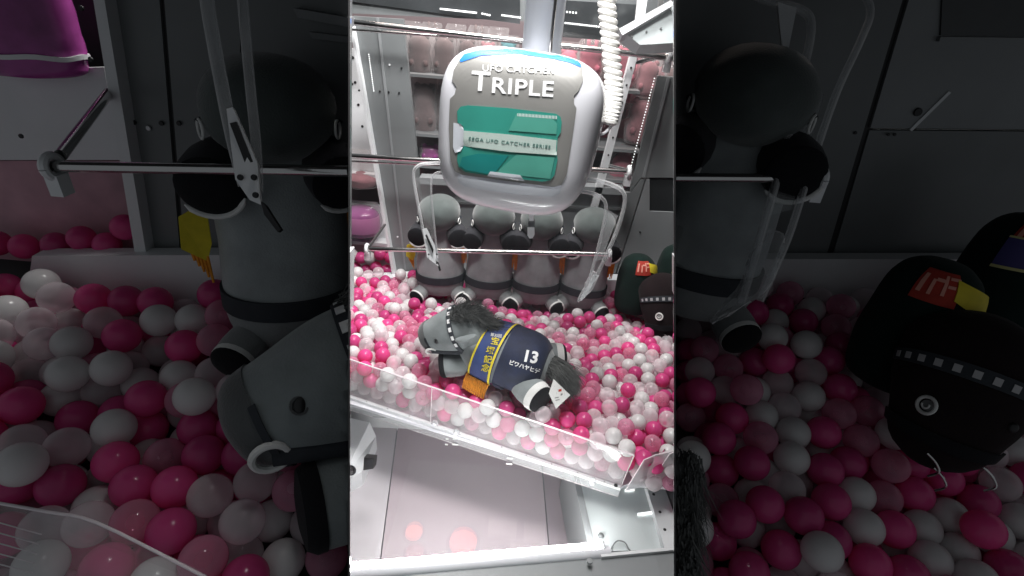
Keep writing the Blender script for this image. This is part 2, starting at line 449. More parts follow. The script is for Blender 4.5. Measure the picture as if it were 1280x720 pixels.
for k in range(34):
    x0, y0 = 818 - k * .93, 98 + k * 3.5
    mkw('indicator_light', disc(pty(x0, y0, YB - .012), (0, -1, 0), .0020, .002, 8), M_LEDDIM, bw)

# posts
def post(pl, label, holes, wpx):
    o = root('cabinet_post', pty(pl[-1][0], pl[-1][1], YB - .02), label, 'post')
    L = [(x - wpx / 2, y) for x, y in pl] + [(x + wpx / 2, y) for x, y in reversed(pl)]
    panel_px('upright', L, YB - .03, .03, M_WPAINT, o)
    for k in range(holes):
        t = (k + .5) / holes; x = pl[0][0] + (pl[-1][0] - pl[0][0]) * t; y = pl[0][1] + (pl[-1][1] - pl[0][1]) * t
        mkw('bolt_hole', disc(pty(x, y, YB - .03), (0, -1, 0), .0035, .002, 10), M_RUBBER, o)
    return o
post([(437, 22), (466, 192), (493, 350)], 'thin white cabinet post beside the stack of purple packs', 0, 3.6)
post([(803, 30), (748, 240), (735, 292)], 'white perforated cabinet post between pink packs and grey panel', 12, 9)

# top beam with dark glass and light strips
tb = root('top_beam', pty(640, 20, 2.0), 'dark grey glass top beam with rows of white lights', 'beam')
panel_px('beam_panel', [(425, -40), (860, -40), (860, 36), (425, 16)], 2.02, .03, M_GPAINT, tb)
panel_px('glass_strip', [(440, -10), (650, -4), (650, 30), (440, 2)], 2.012, .006, M_DARKW, tb)
panel_px('glass_strip', [(700, 0), (800, 6), (800, 54), (700, 46)], 2.012, .006, M_DARKW, tb)
for x0, y0, x1, y1, n in ((551, 11, 595, 16, 22), (603, 17, 612, 19, 4), (628, 19, 650, 22, 9), (692, 27, 790, 38, 34), (690, 13, 720, 16, 9)):
    for k in range(n):
        t = k / max(n - 1, 1); p = pty(x0 + (x1 - x0) * t, y0 + (y1 - y0) * t, 2.004)
        mkw('light_dot', disc(p, (0, -1, 0), .0030, .004, 8), M_LEDDIM, tb)

# shelves of packed toys behind the back window
bs = root('rear_cabinet', (0, 2.6, 1.0), 'grey cabinet behind the crane with shelves of wrapped toys', 'cabinet')
mkw('back_board', prism([pty(380, -60, 2.62), pty(900, -60, 2.62), pty(900, 380, 2.62), pty(380, 380, 2.62)], (0, .02, 0)), mat('rose_grey_board', (0.13, 0.10, 0.105), 0.5, var=0.1, scale=5), bs, False)
for y in (92, 166, 205):
    mkw('shelf', prism([pty(505, y - .5, 2.28), pty(800, y + 22, 2.28), pty(800, y + 26, 2.28), pty(505, y + 3, 2.28)], (0, .3, 0)), M_GPAINT2, bs, False)
for y in (215, 300):
    mkw('shelf', prism([pty(425, y, 2.28), pty(500, y + 6, 2.28), pty(500, y + 10, 2.28), pty(425, y + 4, 2.28)], (0, .3, 0)), M_WPAINT, bs, False)
mkw('inner_wall', prism([pty(425, 60, 2.32), pty(466, 62, 2.32), pty(470, 214, 2.32), pty(425, 212, 2.32)], (0, .02, 0)), M_WPAINT, bs, False)
mkw('inner_wall', prism([pty(425, 255, 2.34), pty(492, 258, 2.34), pty(496, 298, 2.34), pty(425, 296, 2.34)], (0, .02, 0)), M_WPAINT, bs, False)
for x, y in ((440, 105), (448, 131), (453, 158), (444, 103), (441, 72)):
    mkw('bolt_hole', disc(pty(x, y, 2.32), (0, -1, 0), .006, .002, 10), M_RUBBER, bs)

def pack(px, py, wpx, hpx, m, label, style=0, Y=2.36):
    s = (pty(px, py, Y) - CAM).dot(FWD); wd = wpx / FPX * s; hh = hpx / FPX * s
    o = root('wrapped_toy', pty(px, py, Y), label, 'toy')
    a = wd * .46; H = hh
    lf = Loft([((0, 0, 0.0), a * .5, a * .4), ((0, 0, H * .08), a * .9, a * .6), ((0, 0, H * .35), a * .98, a * .65), ((0, 0, H * .55), a * .82, a * .58), ((0, 0, H * .75), a * .9, a * .6), ((0, 0, H * .93), a * .6, a * .45), ((0, 0, H), a * .08, a * .08)], up=(0, 1, 0))
    mk('body', lf.mesh(14, 16), m, o)
    for sx in (-1, 1):
        if style == 0: mk('ear', ellipsoid((sx * a * .55, 0, H * .95), (a * .26, a * .2, a * .26), 12, 8), m, o)
        else: mk('ear', ellipsoid((sx * a * .3, 0, H * 1.1), (a * .17, a * .14, a * .42), 12, 8), m, o)
        mk('paw', ellipsoid((sx * a * .55, -a * .55, H * .3), (a * .24, a * .24, a * .3), 12, 8), m, o)
    wr = Loft([((0, 0, -.002), a * .9, a * .7), ((0, 0, H * .1), a * 1.1, a * .86), ((0, 0, H * .6), a * 1.12, a * .8), ((0, 0, H * 1.0), a * 1.05, a * .55), ((0, 0, H * 1.18), a * .9, a * .12)], up=(0, 1, 0))
    mk('wrapper', wr.mesh(10, 14, .004), M_WRAP, o)
    return o
PK = [(525, 93, 33, 46, M_PACK1, 'taupe wrapped toy at the end of the upper shelf, beside the grey panel', 0),
      (555, 95, 30, 44, M_PACK1, 'second taupe wrapped toy from the grey panel on the upper shelf', 0),
      (583, 96, 26, 42, M_PACK1, 'taupe wrapped toy on the upper shelf beside the teal toy', 0),
      (608, 97, 24, 40, M_PACK3, 'rose wrapped toy on the upper shelf behind the teal one', 0),
      (633, 99, 26, 42, M_PACKT, 'teal wrapped toy showing over the claw unit', 0),
      (531, 168, 32, 60, M_PACK1, 'taupe wrapped toy on the lower shelf beside the claw unit', 0),
      (560, 169, 26, 55, M_PACK3, 'rose wrapped toy on the lower shelf half behind the claw unit', 0),
      (538, 199, 26, 17, M_PURP, 'small magenta wrapped toy on the lowest shelf', 0),
      (535, 246, 30, 34, M_PACK3, 'rose wrapped toy behind the left clear arm of the claw', 0),
      (735, 96, 34, 36, M_PACK2, 'bright pink wrapped rabbit toy beside the coiled hose', 1),
      (776, 110, 36, 46, M_PACK2, 'pink wrapped toy between coiled hose and perforated post', 0),
      (805, 120, 30, 40, M_PACK3, 'rose wrapped toy beyond the perforated post, topmost', 0),
      (795, 178, 34, 52, M_PACK3, 'rose wrapped toy beyond the perforated post, middle shelf', 0),
      (772, 235, 30, 44, M_PACK2, 'pink wrapped toy low behind the perforated post', 1),
      (712, 120, 26, 34, M_PACK3, 'rose wrapped toy tucked behind the claw unit by the hose', 0)]
for a in PK: pack(*a)
SH = [('upper', 94, (515, 540, 569, 596, 620)), ('lower', 168, (514, 546, 574)), ('lowest', 226, (523, 548, 575, 602))]
for nm, y, xs in SH:
    for k, x in enumerate(xs):
        pack(x, y + (x - 510) * .07 - 2, 27, 50 if nm != 'lowest' else 26, M_PACK1 if k % 2 else M_PACK1B, f'{"brown" if k % 2 == 0 else "taupe"} wrapped toy standing at the back of the {nm} shelf', k % 2, 2.50)['group'] = f'wrapped toys at the back of the {nm} shelf'
for k, (x, y) in enumerate(((706, 112), (732, 118), (758, 124), (786, 128), (812, 132), (835, 134), (752, 190), (778, 194), (806, 196), (832, 200), (760, 246), (790, 250))):
    pack(x, y, 27, 46, (M_PACK2, M_PACK3, M_PACK1B)[k % 3], f'{("pink", "rose", "brown")[k % 3]} wrapped toy standing behind the perforated post and hose', k % 2, 2.50)['group'] = 'wrapped toys behind the perforated post'
for k, (y, m, lab) in enumerate(((292, M_PURP, 'purple and pink wrapped pack behind the thin white post'), (232, M_PACK3, 'rose wrapped pack on top of the purple pack by the thin white post'))):
    o = root('wrapped_pack', pty(452, y, 2.30), lab, 'pack')
    lf = Loft([((0, 0, 0), .04, .04), ((0, 0, .012), .085, .07), ((0, 0, .10), .09, .07), ((0, 0, .13), .07, .05), ((0, 0, .15), .02, .02)], up=(0, 1, 0))
    if k == 1: lf = Loft([((0, 0, 0), .04, .04), ((0, 0, .012), .075, .06), ((0, 0, .05), .075, .06), ((0, 0, .065), .02, .02)], up=(0, 1, 0))
    mk('pouch', lf.mesh(12, 18, .004), m, o)
    if k == 0: mk('label_band', lf.patch(.3, .52, 0, 2 * math.pi, 4, 30, .001, .002), mat('magenta_band', (0.55, 0.16, 0.40), 0.3), o)
    mk('wrapper', Loft([((0, 0, 0), .06, .05), ((0, 0, .02), .10, .08), ((0, 0, .12), .10, .08), ((0, 0, .17), .09, .012)], up=(0, 1, 0)).mesh(8, 16, .005), M_WRAP, o)

mkw('inner_wall', prism([pty(425, 300, 2.36), pty(500, 302, 2.36), pty(505, 356, 2.36), pty(425, 356, 2.36)], (0, .02, 0)), mat('pale_rose_board', (0.55, 0.36, 0.40), 0.4, var=0.15, scale=9), bs, False)
def loose_ball(px, py, Y, r_, lab, grp, m):
    V_, F_ = ellipsoid((0, 0, 0), (r_, r_, r_), 24, 14); o = mk('pink_ball' if m is M_BP else 'white_ball', (V_, F_), m); o.location = pty(px, py, Y); return tag(o, lab, 'ball', grp)
for x, y in ((444, 335), (458, 338), (470, 334), (483, 338), (488, 322), (451, 322), (475, 318)):
    loose_ball(x, y, 2.26, .030, 'pink ball heaped behind the thin white cabinet post', 'pink balls behind the thin white post', M_BP)
for x, y in ((462, 322), (440, 318)):
    loose_ball(x, y, 2.26, .030, 'white ball heaped behind the thin white cabinet post', 'white balls behind the thin white post', M_BW)

# rods with clamps
def clamp(o, p, ax, r):
    mkw('clamp', torus(p, ax, r * 1.25, r * .55, 16, 8), M_WPAINT, o)
    mkw('clamp_foot', box(Vector(p) + Vector((0, .0, -r * 2.2)), (r * .8, r * .9, r * 1.3)), M_WPAINT, o)
def rodthing(a, b, r, label, clamps=()):
    o = root('steel_rod', a, label, 'rod')
    rod('bar', a, b, r, M_STEEL, o)
    for c in clamps: clamp(o, c, Vector(b) - Vector(a), r * 1.5)
    return o
rodthing(pty(425, 26, 1.78), pty(860, 75, 1.78), .009, 'upper steel rod crossing in front of the wrapped toys', [pty(836, 70, 1.78)])
rodthing(pty(425, 36, 1.80), pty(650, 52, 1.80), .004, 'thin steel rod just below the upper rod', [])
rodthing(pty(425, 194, 1.74), pty(790, 215, 1.74), .009, 'middle steel rod passing behind the claw unit', [pty(786, 215, 1.74)])
rodthing(pty(425, 201, 1.76), pty(560, 207, 1.76), .004, 'thin steel rod just below the middle rod', [])
rodthing(pty(456, 311, 1.50), pty(764, 318, 1.50), .0072, 'lower steel rod running in front of the sitting grey horses', [pty(459, 311, 1.50), pty(762, 318, 1.50)])
o = rodthing(pty(461, 309, 1.50), pty(481, 281, 1.80), .005, 'short slanting steel rod behind the clamp of the lower rod')
o = rodthing(pty(790, 214, 1.74), pty(760, 206, 1.84), .006, 'short steel stub rod behind the clamp of the middle rod')
rodthing(pty(838, 68, 1.78), pty(796, 78, 1.86), .006, 'short steel stub rod under the white gantry bracket')

# gantry bracket, top right
g = root('gantry_bracket', pt(815, 60, 1.45), 'white angular gantry bracket hanging above the perforated post', 'bracket')
mkw('channel', prism([pt(776, 37, 1.45), pt(838, 2, 1.45), pt(870, 2, 1.45), pt(870, 52, 1.45), pt(800, 56, 1.45)], FWD * .06), M_PALEFLOOR, g, False)
mkw('lip', prism([pt(774, 36, 1.43), pt(839, 0, 1.43), pt(841, 7, 1.43), pt(778, 44, 1.43)], FWD * .05), M_WPAINT, g, False)
mkw('hanger', prism([pt(800, -20, 1.5), pt(812, -20, 1.5), pt(806, 20, 1.5), pt(795, 24, 1.5)], FWD * .02), M_WPAINT, g, False)
mkw('hanger', prism([pt(826, -20, 1.46), pt(832, -20, 1.46), pt(828, 12, 1.46), pt(822, 14, 1.46)], FWD * .02), M_STEEL, g, False)
for x, y in ((790, 46), (808, 40), (826, 36)):
    mkw('bolt', disc(pt(x, y, 1.449), -FWD, .003, .003, 10), M_GPAINT, g)

# ------------------------------------------------------------------ claw unit
cl = root('claw_unit', pt(650, 262, 1.2), 'white claw unit with silver face plate, teal window and clear arms', 'claw')
cc = pt(652, 166, 1.22)
rotc = Matrix.Rotation(R(-11), 3, 'Z') @ Matrix.Rotation(R(-9), 3, 'X') @ Matrix.Rotation(R(1.5), 3, 'Y')
def sgp(x, e): return math.copysign(abs(x) ** e, x)
def superq(a, b, d, e1, e2, taper=0.0, n=56, m=36):
    V, F = [], []
    for i in range(m + 1):
        t = -math.pi / 2 + math.pi * i / m
        y = d * sgp(math.sin(t), e1); r = abs(math.cos(t)) ** e1
        for k in range(n):
            q = 2 * math.pi * k / n
            x = a * r * sgp(math.cos(q), e2); z = b * r * sgp(math.sin(q), e2)
            x *= 1 + taper * (z / b) * .5
            V.append(cc + rotc @ Vector((x, y, z)))
    for i in range(m):
        for k in range(n): F.append((i * n + k, i * n + (k + 1) % n, (i + 1) * n + (k + 1) % n, (i + 1) * n + k))
    return V, F
shell = mkw('shell', superq(.182, .178, .140, .46, .56, 0.10), M_WPLAST, cl)
bv = bvh_of([shell])
def Z6(x, y): return 540 + x / 3.132, 40 + y / 3.132
plate = [Z6(*q) for q in ((105, 112), (125, 85), (180, 70), (330, 62), (480, 78), (560, 100), (588, 128), (592, 190), (575, 228), (556, 250), (556, 282), (566, 298), (548, 420), (528, 556), (505, 600), (470, 606), (120, 560), (88, 545), (72, 500), (66, 380), (70, 262), (88, 244), (96, 216), (78, 190), (84, 150))]
pl = lay('face_plate', fill2d(plate, 4), bv, .001, M_SILVER, cl, .002)
bv2 = bvh_of([pl, shell])
lay('blue_stripe', fill2d([Z6(*q) for q in ((108, 108), (126, 86), (180, 72), (330, 64), (480, 80), (560, 102), (582, 126), (584, 138), (540, 120), (480, 106), (330, 84), (190, 92), (112, 118))], 2), bv2, .0008, M_BSTRIPE, cl, .0008)
lay('upper_lettering', text2d('UFO CATCHER', *Z6(338, 146), 8.0, R(2.5), 1.12, space=1.05), bv2, .0014, M_WHITEP, cl, .0003)
lay('title_lettering', text2d('T', *Z6(190, 192), 24.5, R(4), 1.12, bold=.02), bv2, .0014, M_WHITEP, cl, .0003)
lay('title_lettering', text2d('RIPLE', *Z6(356, 216), 19.5, R(4), 1.18, bold=.018, space=1.06), bv2, .0014, M_WHITEP, cl, .0003)
win = [Z6(*q) for q in ((112, 292), (140, 287), (300, 298), (485, 320), (503, 332), (508, 352), (505, 392), (492, 412), (488, 470), (492, 500), (480, 560), (462, 582), (430, 586), (220, 562), (130, 548), (104, 528), (98, 500), (100, 470), (122, 452), (122, 370), (100, 354), (98, 310))]
wn = lay('window', fill2d(win, 2), bv2, .0012, M_TEAL, cl, .0012)
bv3 = bvh_of([wn, pl, shell])
lay('window_print', fill2d([Z6(*q) for q in ((182, 476), (300, 484), (240, 560), (130, 540), (108, 522), (118, 490))], 2), bv3, .0006, M_TEAL2, cl, .0006)
lay('window_print', fill2d([Z6(*q) for q in ((330, 320), (470, 336), (490, 360), (486, 400), (300, 386))], 2), bv3, .0006, M_TEAL3, cl, .0006)
lay('window_print', fill2d([Z6(*q) for q in ((330, 480), (480, 492), (462, 575), (250, 552))], 2), bv3, .0006, M_TEAL3, cl, .0006)
bd = lay('window_band', fill2d([Z6(*q) for q in ((124, 386), (310, 402), (492, 424), (488, 482), (310, 470), (122, 446))], 2), bv3, .0012, M_BAND, cl, .001)
bv4 = bvh_of([bd])
lay('band_lettering', text2d('SEGA UFO CATCHER SERIES', *Z6(304, 434), 4.3, R(6), 1.22, space=1.12), bv4, .0006, M_TEALTXT, cl, .0002)
for k in range(28):
    x = 335 + k * 5.6; lay('scale_mark', fill2d([Z6(x, 318 + k * .4), Z6(x + 2.4, 318 + k * .4), Z6(x + 2.4, 330 + k * .4), Z6(x, 330 + k * .4)], 0), bv3, .0008, M_WHITEP, cl, .0006)
# clear cover over the lower face, with tabs
M_COV = mat('pearl_cover_plastic', (0.66, 0.69, 0.74), 0.12)
lay('clear_cover', fill2d([Z6(*v) for v in ((100, 566), (215, 584), (300, 596), (480, 616), (510, 606), (500, 634), (470, 646), (300, 632), (130, 606), (104, 590))], 3), bv, .004, M_COV, cl, .001)
lay('clear_tab', fill2d([Z6(*v) for v in ((84, 356), (112, 360), (124, 380), (124, 445), (112, 466), (90, 474), (82, 450))], 2), bv3, .001, M_COV, cl, .001)
lay('clear_tab', fill2d([Z6(*v) for v in ((228, 546), (345, 560), (362, 584), (216, 564))], 2), bv3, .001, M_COV, cl, .001)
# pole on top
ptop = pt(674, 90, 1.24)
mkw('pole', tube([ptop, ptop + Vector((0, 0, .75))], .046, 28), M_POLE, cl)
mkw('pole_trim', tube([ptop + Vector((.02, -.043, .02)), ptop + Vector((.02, -.043, .75))], .004, 8), M_STEEL, cl)
# arms
def armpath(pts): return smoothpath([pt(x, y, s) for x, y, s in pts], 5)
A1 = mkw('arm', tube(armpath([(575, 204, 1.22), (540, 204, 1.22), (523, 207, 1.23), (517, 220, 1.24), (524, 262, 1.26), (533, 304, 1.29), (545, 326, 1.31)]), .0062, 10, .6), M_CLEARARM, cl)
mkw('arm', tube(armpath([(572, 216, 1.24), (552, 215, 1.24), (541, 220, 1.245), (539, 240, 1.25), (543, 285, 1.275), (547, 322, 1.30)]), .0045, 10, .6), M_CLEARARM, cl)
mkw('arm', tube(armpath([(715, 222, 1.22), (748, 226, 1.22), (775, 236, 1.23), (781, 252, 1.24), (772, 286, 1.26), (755, 325, 1.29), (738, 362, 1.31)]), .0085, 10, .6), M_CLEARARM, cl)
mkw('arm', tube(armpath([(712, 238, 1.24), (738, 241, 1.24), (755, 250, 1.25), (757, 268, 1.26), (749, 305, 1.28), (738, 345, 1.30), (730, 366, 1.31)]), .0075, 10, .6), M_CLEARARM, cl)
mkw('arm_web', prism([pt(760, 262, 1.255), pt(772, 270, 1.255), pt(752, 325, 1.285), pt(744, 326, 1.285)], FWD * .003), M_CLEARARM, cl, False)
mkw('arm_web', prism([pt(520, 222, 1.245), pt(538, 226, 1.245), pt(544, 300, 1.285), pt(533, 296, 1.285)], FWD * .003), M_CLEAR, cl, False)
br = mkw('claw_bracket', prism([pt(528, 286, 1.27), pt(533, 285, 1.27), pt(547, 314, 1.295), pt(548, 333, 1.305), pt(534, 322, 1.295)], FWD * .004), M_WPAINT, cl, False)
mkw('bracket_slot', prism([pt(531.5, 294, 1.2695), pt(533.5, 293, 1.2695), pt(542, 312, 1.287), pt(541, 317, 1.287)], FWD * .002), M_RUBBER, cl, False)
mkw('claw_tip', prism([pt(545, 326, 1.30), pt(548, 328, 1.30), pt(551, 338, 1.31), pt(549, 339, 1.31)], FWD * .006), M_RUBBER, cl, False)
for x, y in ((536, 318), (546, 318), (546, 329)):
    mkw('bracket_bolt', disc(pt(x, y, 1.288), -FWD, .0024, .002, 10), M_RUBBER, cl)
mkw('claw_bracket', prism([pt(742, 343, 1.28), pt(749, 344, 1.28), pt(741, 362, 1.30), pt(727, 376, 1.31), pt(725, 374, 1.31), pt(733, 360, 1.30)], FWD * .006), M_WPAINT, cl, False)
mkw('claw_scoop', Loft([(pt(744, 340, 1.285), .006, .004), (pt(738, 352, 1.295), .014, .005), (pt(732, 364, 1.305), .012, .005), (pt(722, 377, 1.31), .002, .002)]).mesh(10, 12, .003), M_CLEARARM, cl)
mkw('center_prong', prism([pt(661, 255, 1.25), pt(668, 255, 1.25), pt(667, 276, 1.262), pt(661.5, 276, 1.262)], FWD * .006), M_WPAINT, cl, False)
mkw('prong_hinge', prism([pt(660, 274, 1.261), pt(668.5, 274, 1.261), pt(668, 287, 1.27), pt(660, 287, 1.27)], FWD * .008), M_GPAINT, cl, False)
mkw('prong_tip', prism([pt(659.5, 284, 1.262), pt(668, 284, 1.262), pt(668.3, 293, 1.268), pt(666, 297.5, 1.27), pt(662, 297.8, 1.27), pt(659.3, 294, 1.268)], FWD * .004), M_WPAINT, cl, False)
# coiled hose
hp = smoothpath([pt(757, -30, 1.30), pt(759, 10, 1.295), pt(763, 55, 1.29), pt(767, 100, 1.285), pt(766, 130, 1.28), pt(762, 152, 1.275)], 60)
hose_o = root('coiled_hose', pt(760, 160, 1.27), 'white coiled air hose hanging beside the claw unit', 'hose')
turns = 25; HP = []
NP = len(hp)
for i in range(0, NP):
    for j in (0, 1):
        if i == NP - 1 and j: break
        c = hp[i].lerp(hp[min(i + 1, NP - 1)], j * .5); t = (i + j * .5) / (NP - 1)
        a = 2 * math.pi * turns * t; rr = .0165 * (1 - .25 * max(0, (t - .75) * 4))
        HP.append(c + Vector((math.cos(a), math.sin(a), 0)) * rr)
mkw('coil', tube(HP, .0082, 8), mat('white_hose_plastic', (0.74, 0.73, 0.70), 0.4, var=0.04), hose_o)
mkw('hose_tail', tube(smoothpath([HP[-1], pt(756, 166, 1.27), pt(742, 172, 1.24), pt(735, 190, 1.22)], 6), .004, 8), M_WPLAST, hose_o)

# ------------------------------------------------------------------ plush horses
def sitting_horse(loc, scale, rz, label, group, fringe='orange', lean=0.0, seed=0):
    """horse propped on its rump, belly to the viewer, chin up"""
    rnd = random.Random(seed)
    o = root('sitting_plush_horse', loc, label, 'plush toy', scale=scale, group=group, rot=(R(-6), lean, rz))
    b = Loft([((0, 0, 0), .03, .03), ((0, 0, .012), .072, .06), ((0, 0, .05), .087, .072), ((0, .002, .12), .086, .072), ((0, .006, .19), .083, .067), ((0, .008, .245), .077, .062), ((0, .01, .285), .066, .055), ((0, .01, .315), .035, .03)], up=(0, 1, 0))
    mk('torso', b.mesh(30, 32, .0015), M_BODY, o)
    mk('rump_panel', b.patch(.13, .315, 0, 2 * math.pi, 6, 40, .0004, .0015, ub=lambda t: .012 * math.sin(2 * math.pi * t)), M_RUMP, o)
    mk('girth_strap', b.patch(.315, .37, 0, 2 * math.pi, 4, 44, .001, .0035, ub=lambda t: .012 * math.sin(2 * math.pi * t)), M_STRAP, o)
    h = Loft([((0, .05, .315), .03, .025), ((0, .035, .325), .06, .042), ((0, -.005, .325), .073, .054), ((0, -.045, .318), .073, .058), ((0, -.075, .308), .062, .052), ((0, -.098, .30), .03, .03), ((0, -.105, .298), .006, .006)], up=(0, 0, 1))
    hm = mk('head', h.mesh(24, 28, .001), M_CROWN, o)
    for sx in (-1, 1):
        mk('cheek_strap', tube(smoothpath([(sx * .068, -.055, .308), (sx * .074, -.02, .302), (sx * .066, .02, .29)], 5), .007, 8, .45), M_STRAP, o)
        mk('bit_ring', torus((sx * .072, -.056, .298), (sx * 1, -.35, 0), .0105, .0017, 18, 8), M_WHITEF, o)
        # forelegs held up beside the chest
        d = Vector((sx * .22, -1, -.28 + rnd.uniform(-.08, .08))).normalized()
        p0 = Vector((sx * .056, -.012, .258)); p1 = p0 + d * .072
        leg = mk('foreleg', Loft([(p0, .03, .03), (p0 + d * .03, .037, .037), (p0 + d * .055, .038, .038), (p1, .035, .035)]).mesh(12, 20), M_CHAR, o)
        mk('hoof_sole', disc(p1 - d * .004, d, .0355, .006, 24, .006), M_BLACK, leg)
        e = Vector((0, 0, 1)); A = d.cross(e).normalized(); B = A.cross(d)
        V = [p1 + d * .001 + (A * math.cos(t) + B * math.sin(t)) * .037 for t in [R(200 if sx < 0 else 190) + R(125) * k / 10 for k in range(11)]]
        mk('hoof_band', tube(V, [.001] + [.0034] * 9 + [.001], 8), M_WHITEF, leg)
        # hind legs stick out at the foot
        d = Vector((sx * .6, -1, -.35)).normalized(); p0 = Vector((sx * .052, -.02, .026)); p1 = p0 + d * .062
        leg = mk('hind_leg', Loft([(p0, .024, .024), (p0 + d * .03, .029, .028), (p0 + d * .05, .029, .028), (p1, .026, .025)]).mesh(12, 20), M_RUMP, o)
        mk('hoof_band', tube([p1 - d * .007, p1 + d * .0], .0288, 20), M_WHITEF, leg)
        mk('hoof_sole', disc(p1 - d * .001, d, .028, .007, 24, .006), M_BLACK, leg)
    # sash ends with fringe at the flank
    sides = {'orange': ((1, M_ORANGE),), 'yellow': ((-1, M_YEL), (1, M_ORANGE)), 'none': ()}[fringe]
    for sx, m in sides:
        if m is M_YEL:
            mk('sash_end', prism([(sx * .088, -.01, .205), (sx * .118, -.02, .19), (sx * .122, -.022, .15), (sx * .098, -.012, .128), (sx * .09, -.01, .15)], (0, .004, 0)), m, o, False)
            for k in range(5):
                x = sx * (.098 + k * .004); mk('fringe', tube([(x, -.01, .135 + k * .003), (x - sx * .002, -.012, .098 + k * .008)], [.0025, .0015], 6), M_ORANGE, o)
        else:
            for k in range(6):
                x = sx * (.080 + k * .0028); y = -.02 - k * .002
                mk('fringe', tube([(x, y, .200 - k * .002), (x + .002 * rnd.uniform(-1, 1), y - .002, .160), (x + .003 * rnd.uniform(-1, 1), y - .003, .125 + .01 * rnd.random())], [.0024, .0026, .0014], 6), m, o)
    return o
ROW = []
specs = [(551, 378, 'yellow', 'grey plush horse at the end of the row, yellow sash end hanging beside it'),
         (610, 372, 'orange', 'second grey plush horse in the row, counted from the yellow sash end'),
         (669, 375, 'orange', 'third grey plush horse in the row, behind the centre prong of the claw'),
         (726, 372, 'orange', 'grey plush horse behind the right clear arm of the claw')]
for k, (x, y, fr, lab) in enumerate(specs):
    p = ptsurf(x, y - 8, SURF_C); p.y = 1.665 + .004 * (k % 2); p.z = SURF_C[0] + SURF_C[1] * p.y - .010
    q = pty(x, y - 8, p.y); p.x = q.x
    ROW.append(sitting_horse(p, 1.0, math.atan2(-p.x, p.y) * .5, lab, 'grey plush horses sitting in a row', fr, lean=R((-1.5, .8, -1, 2)[k]), seed=k))

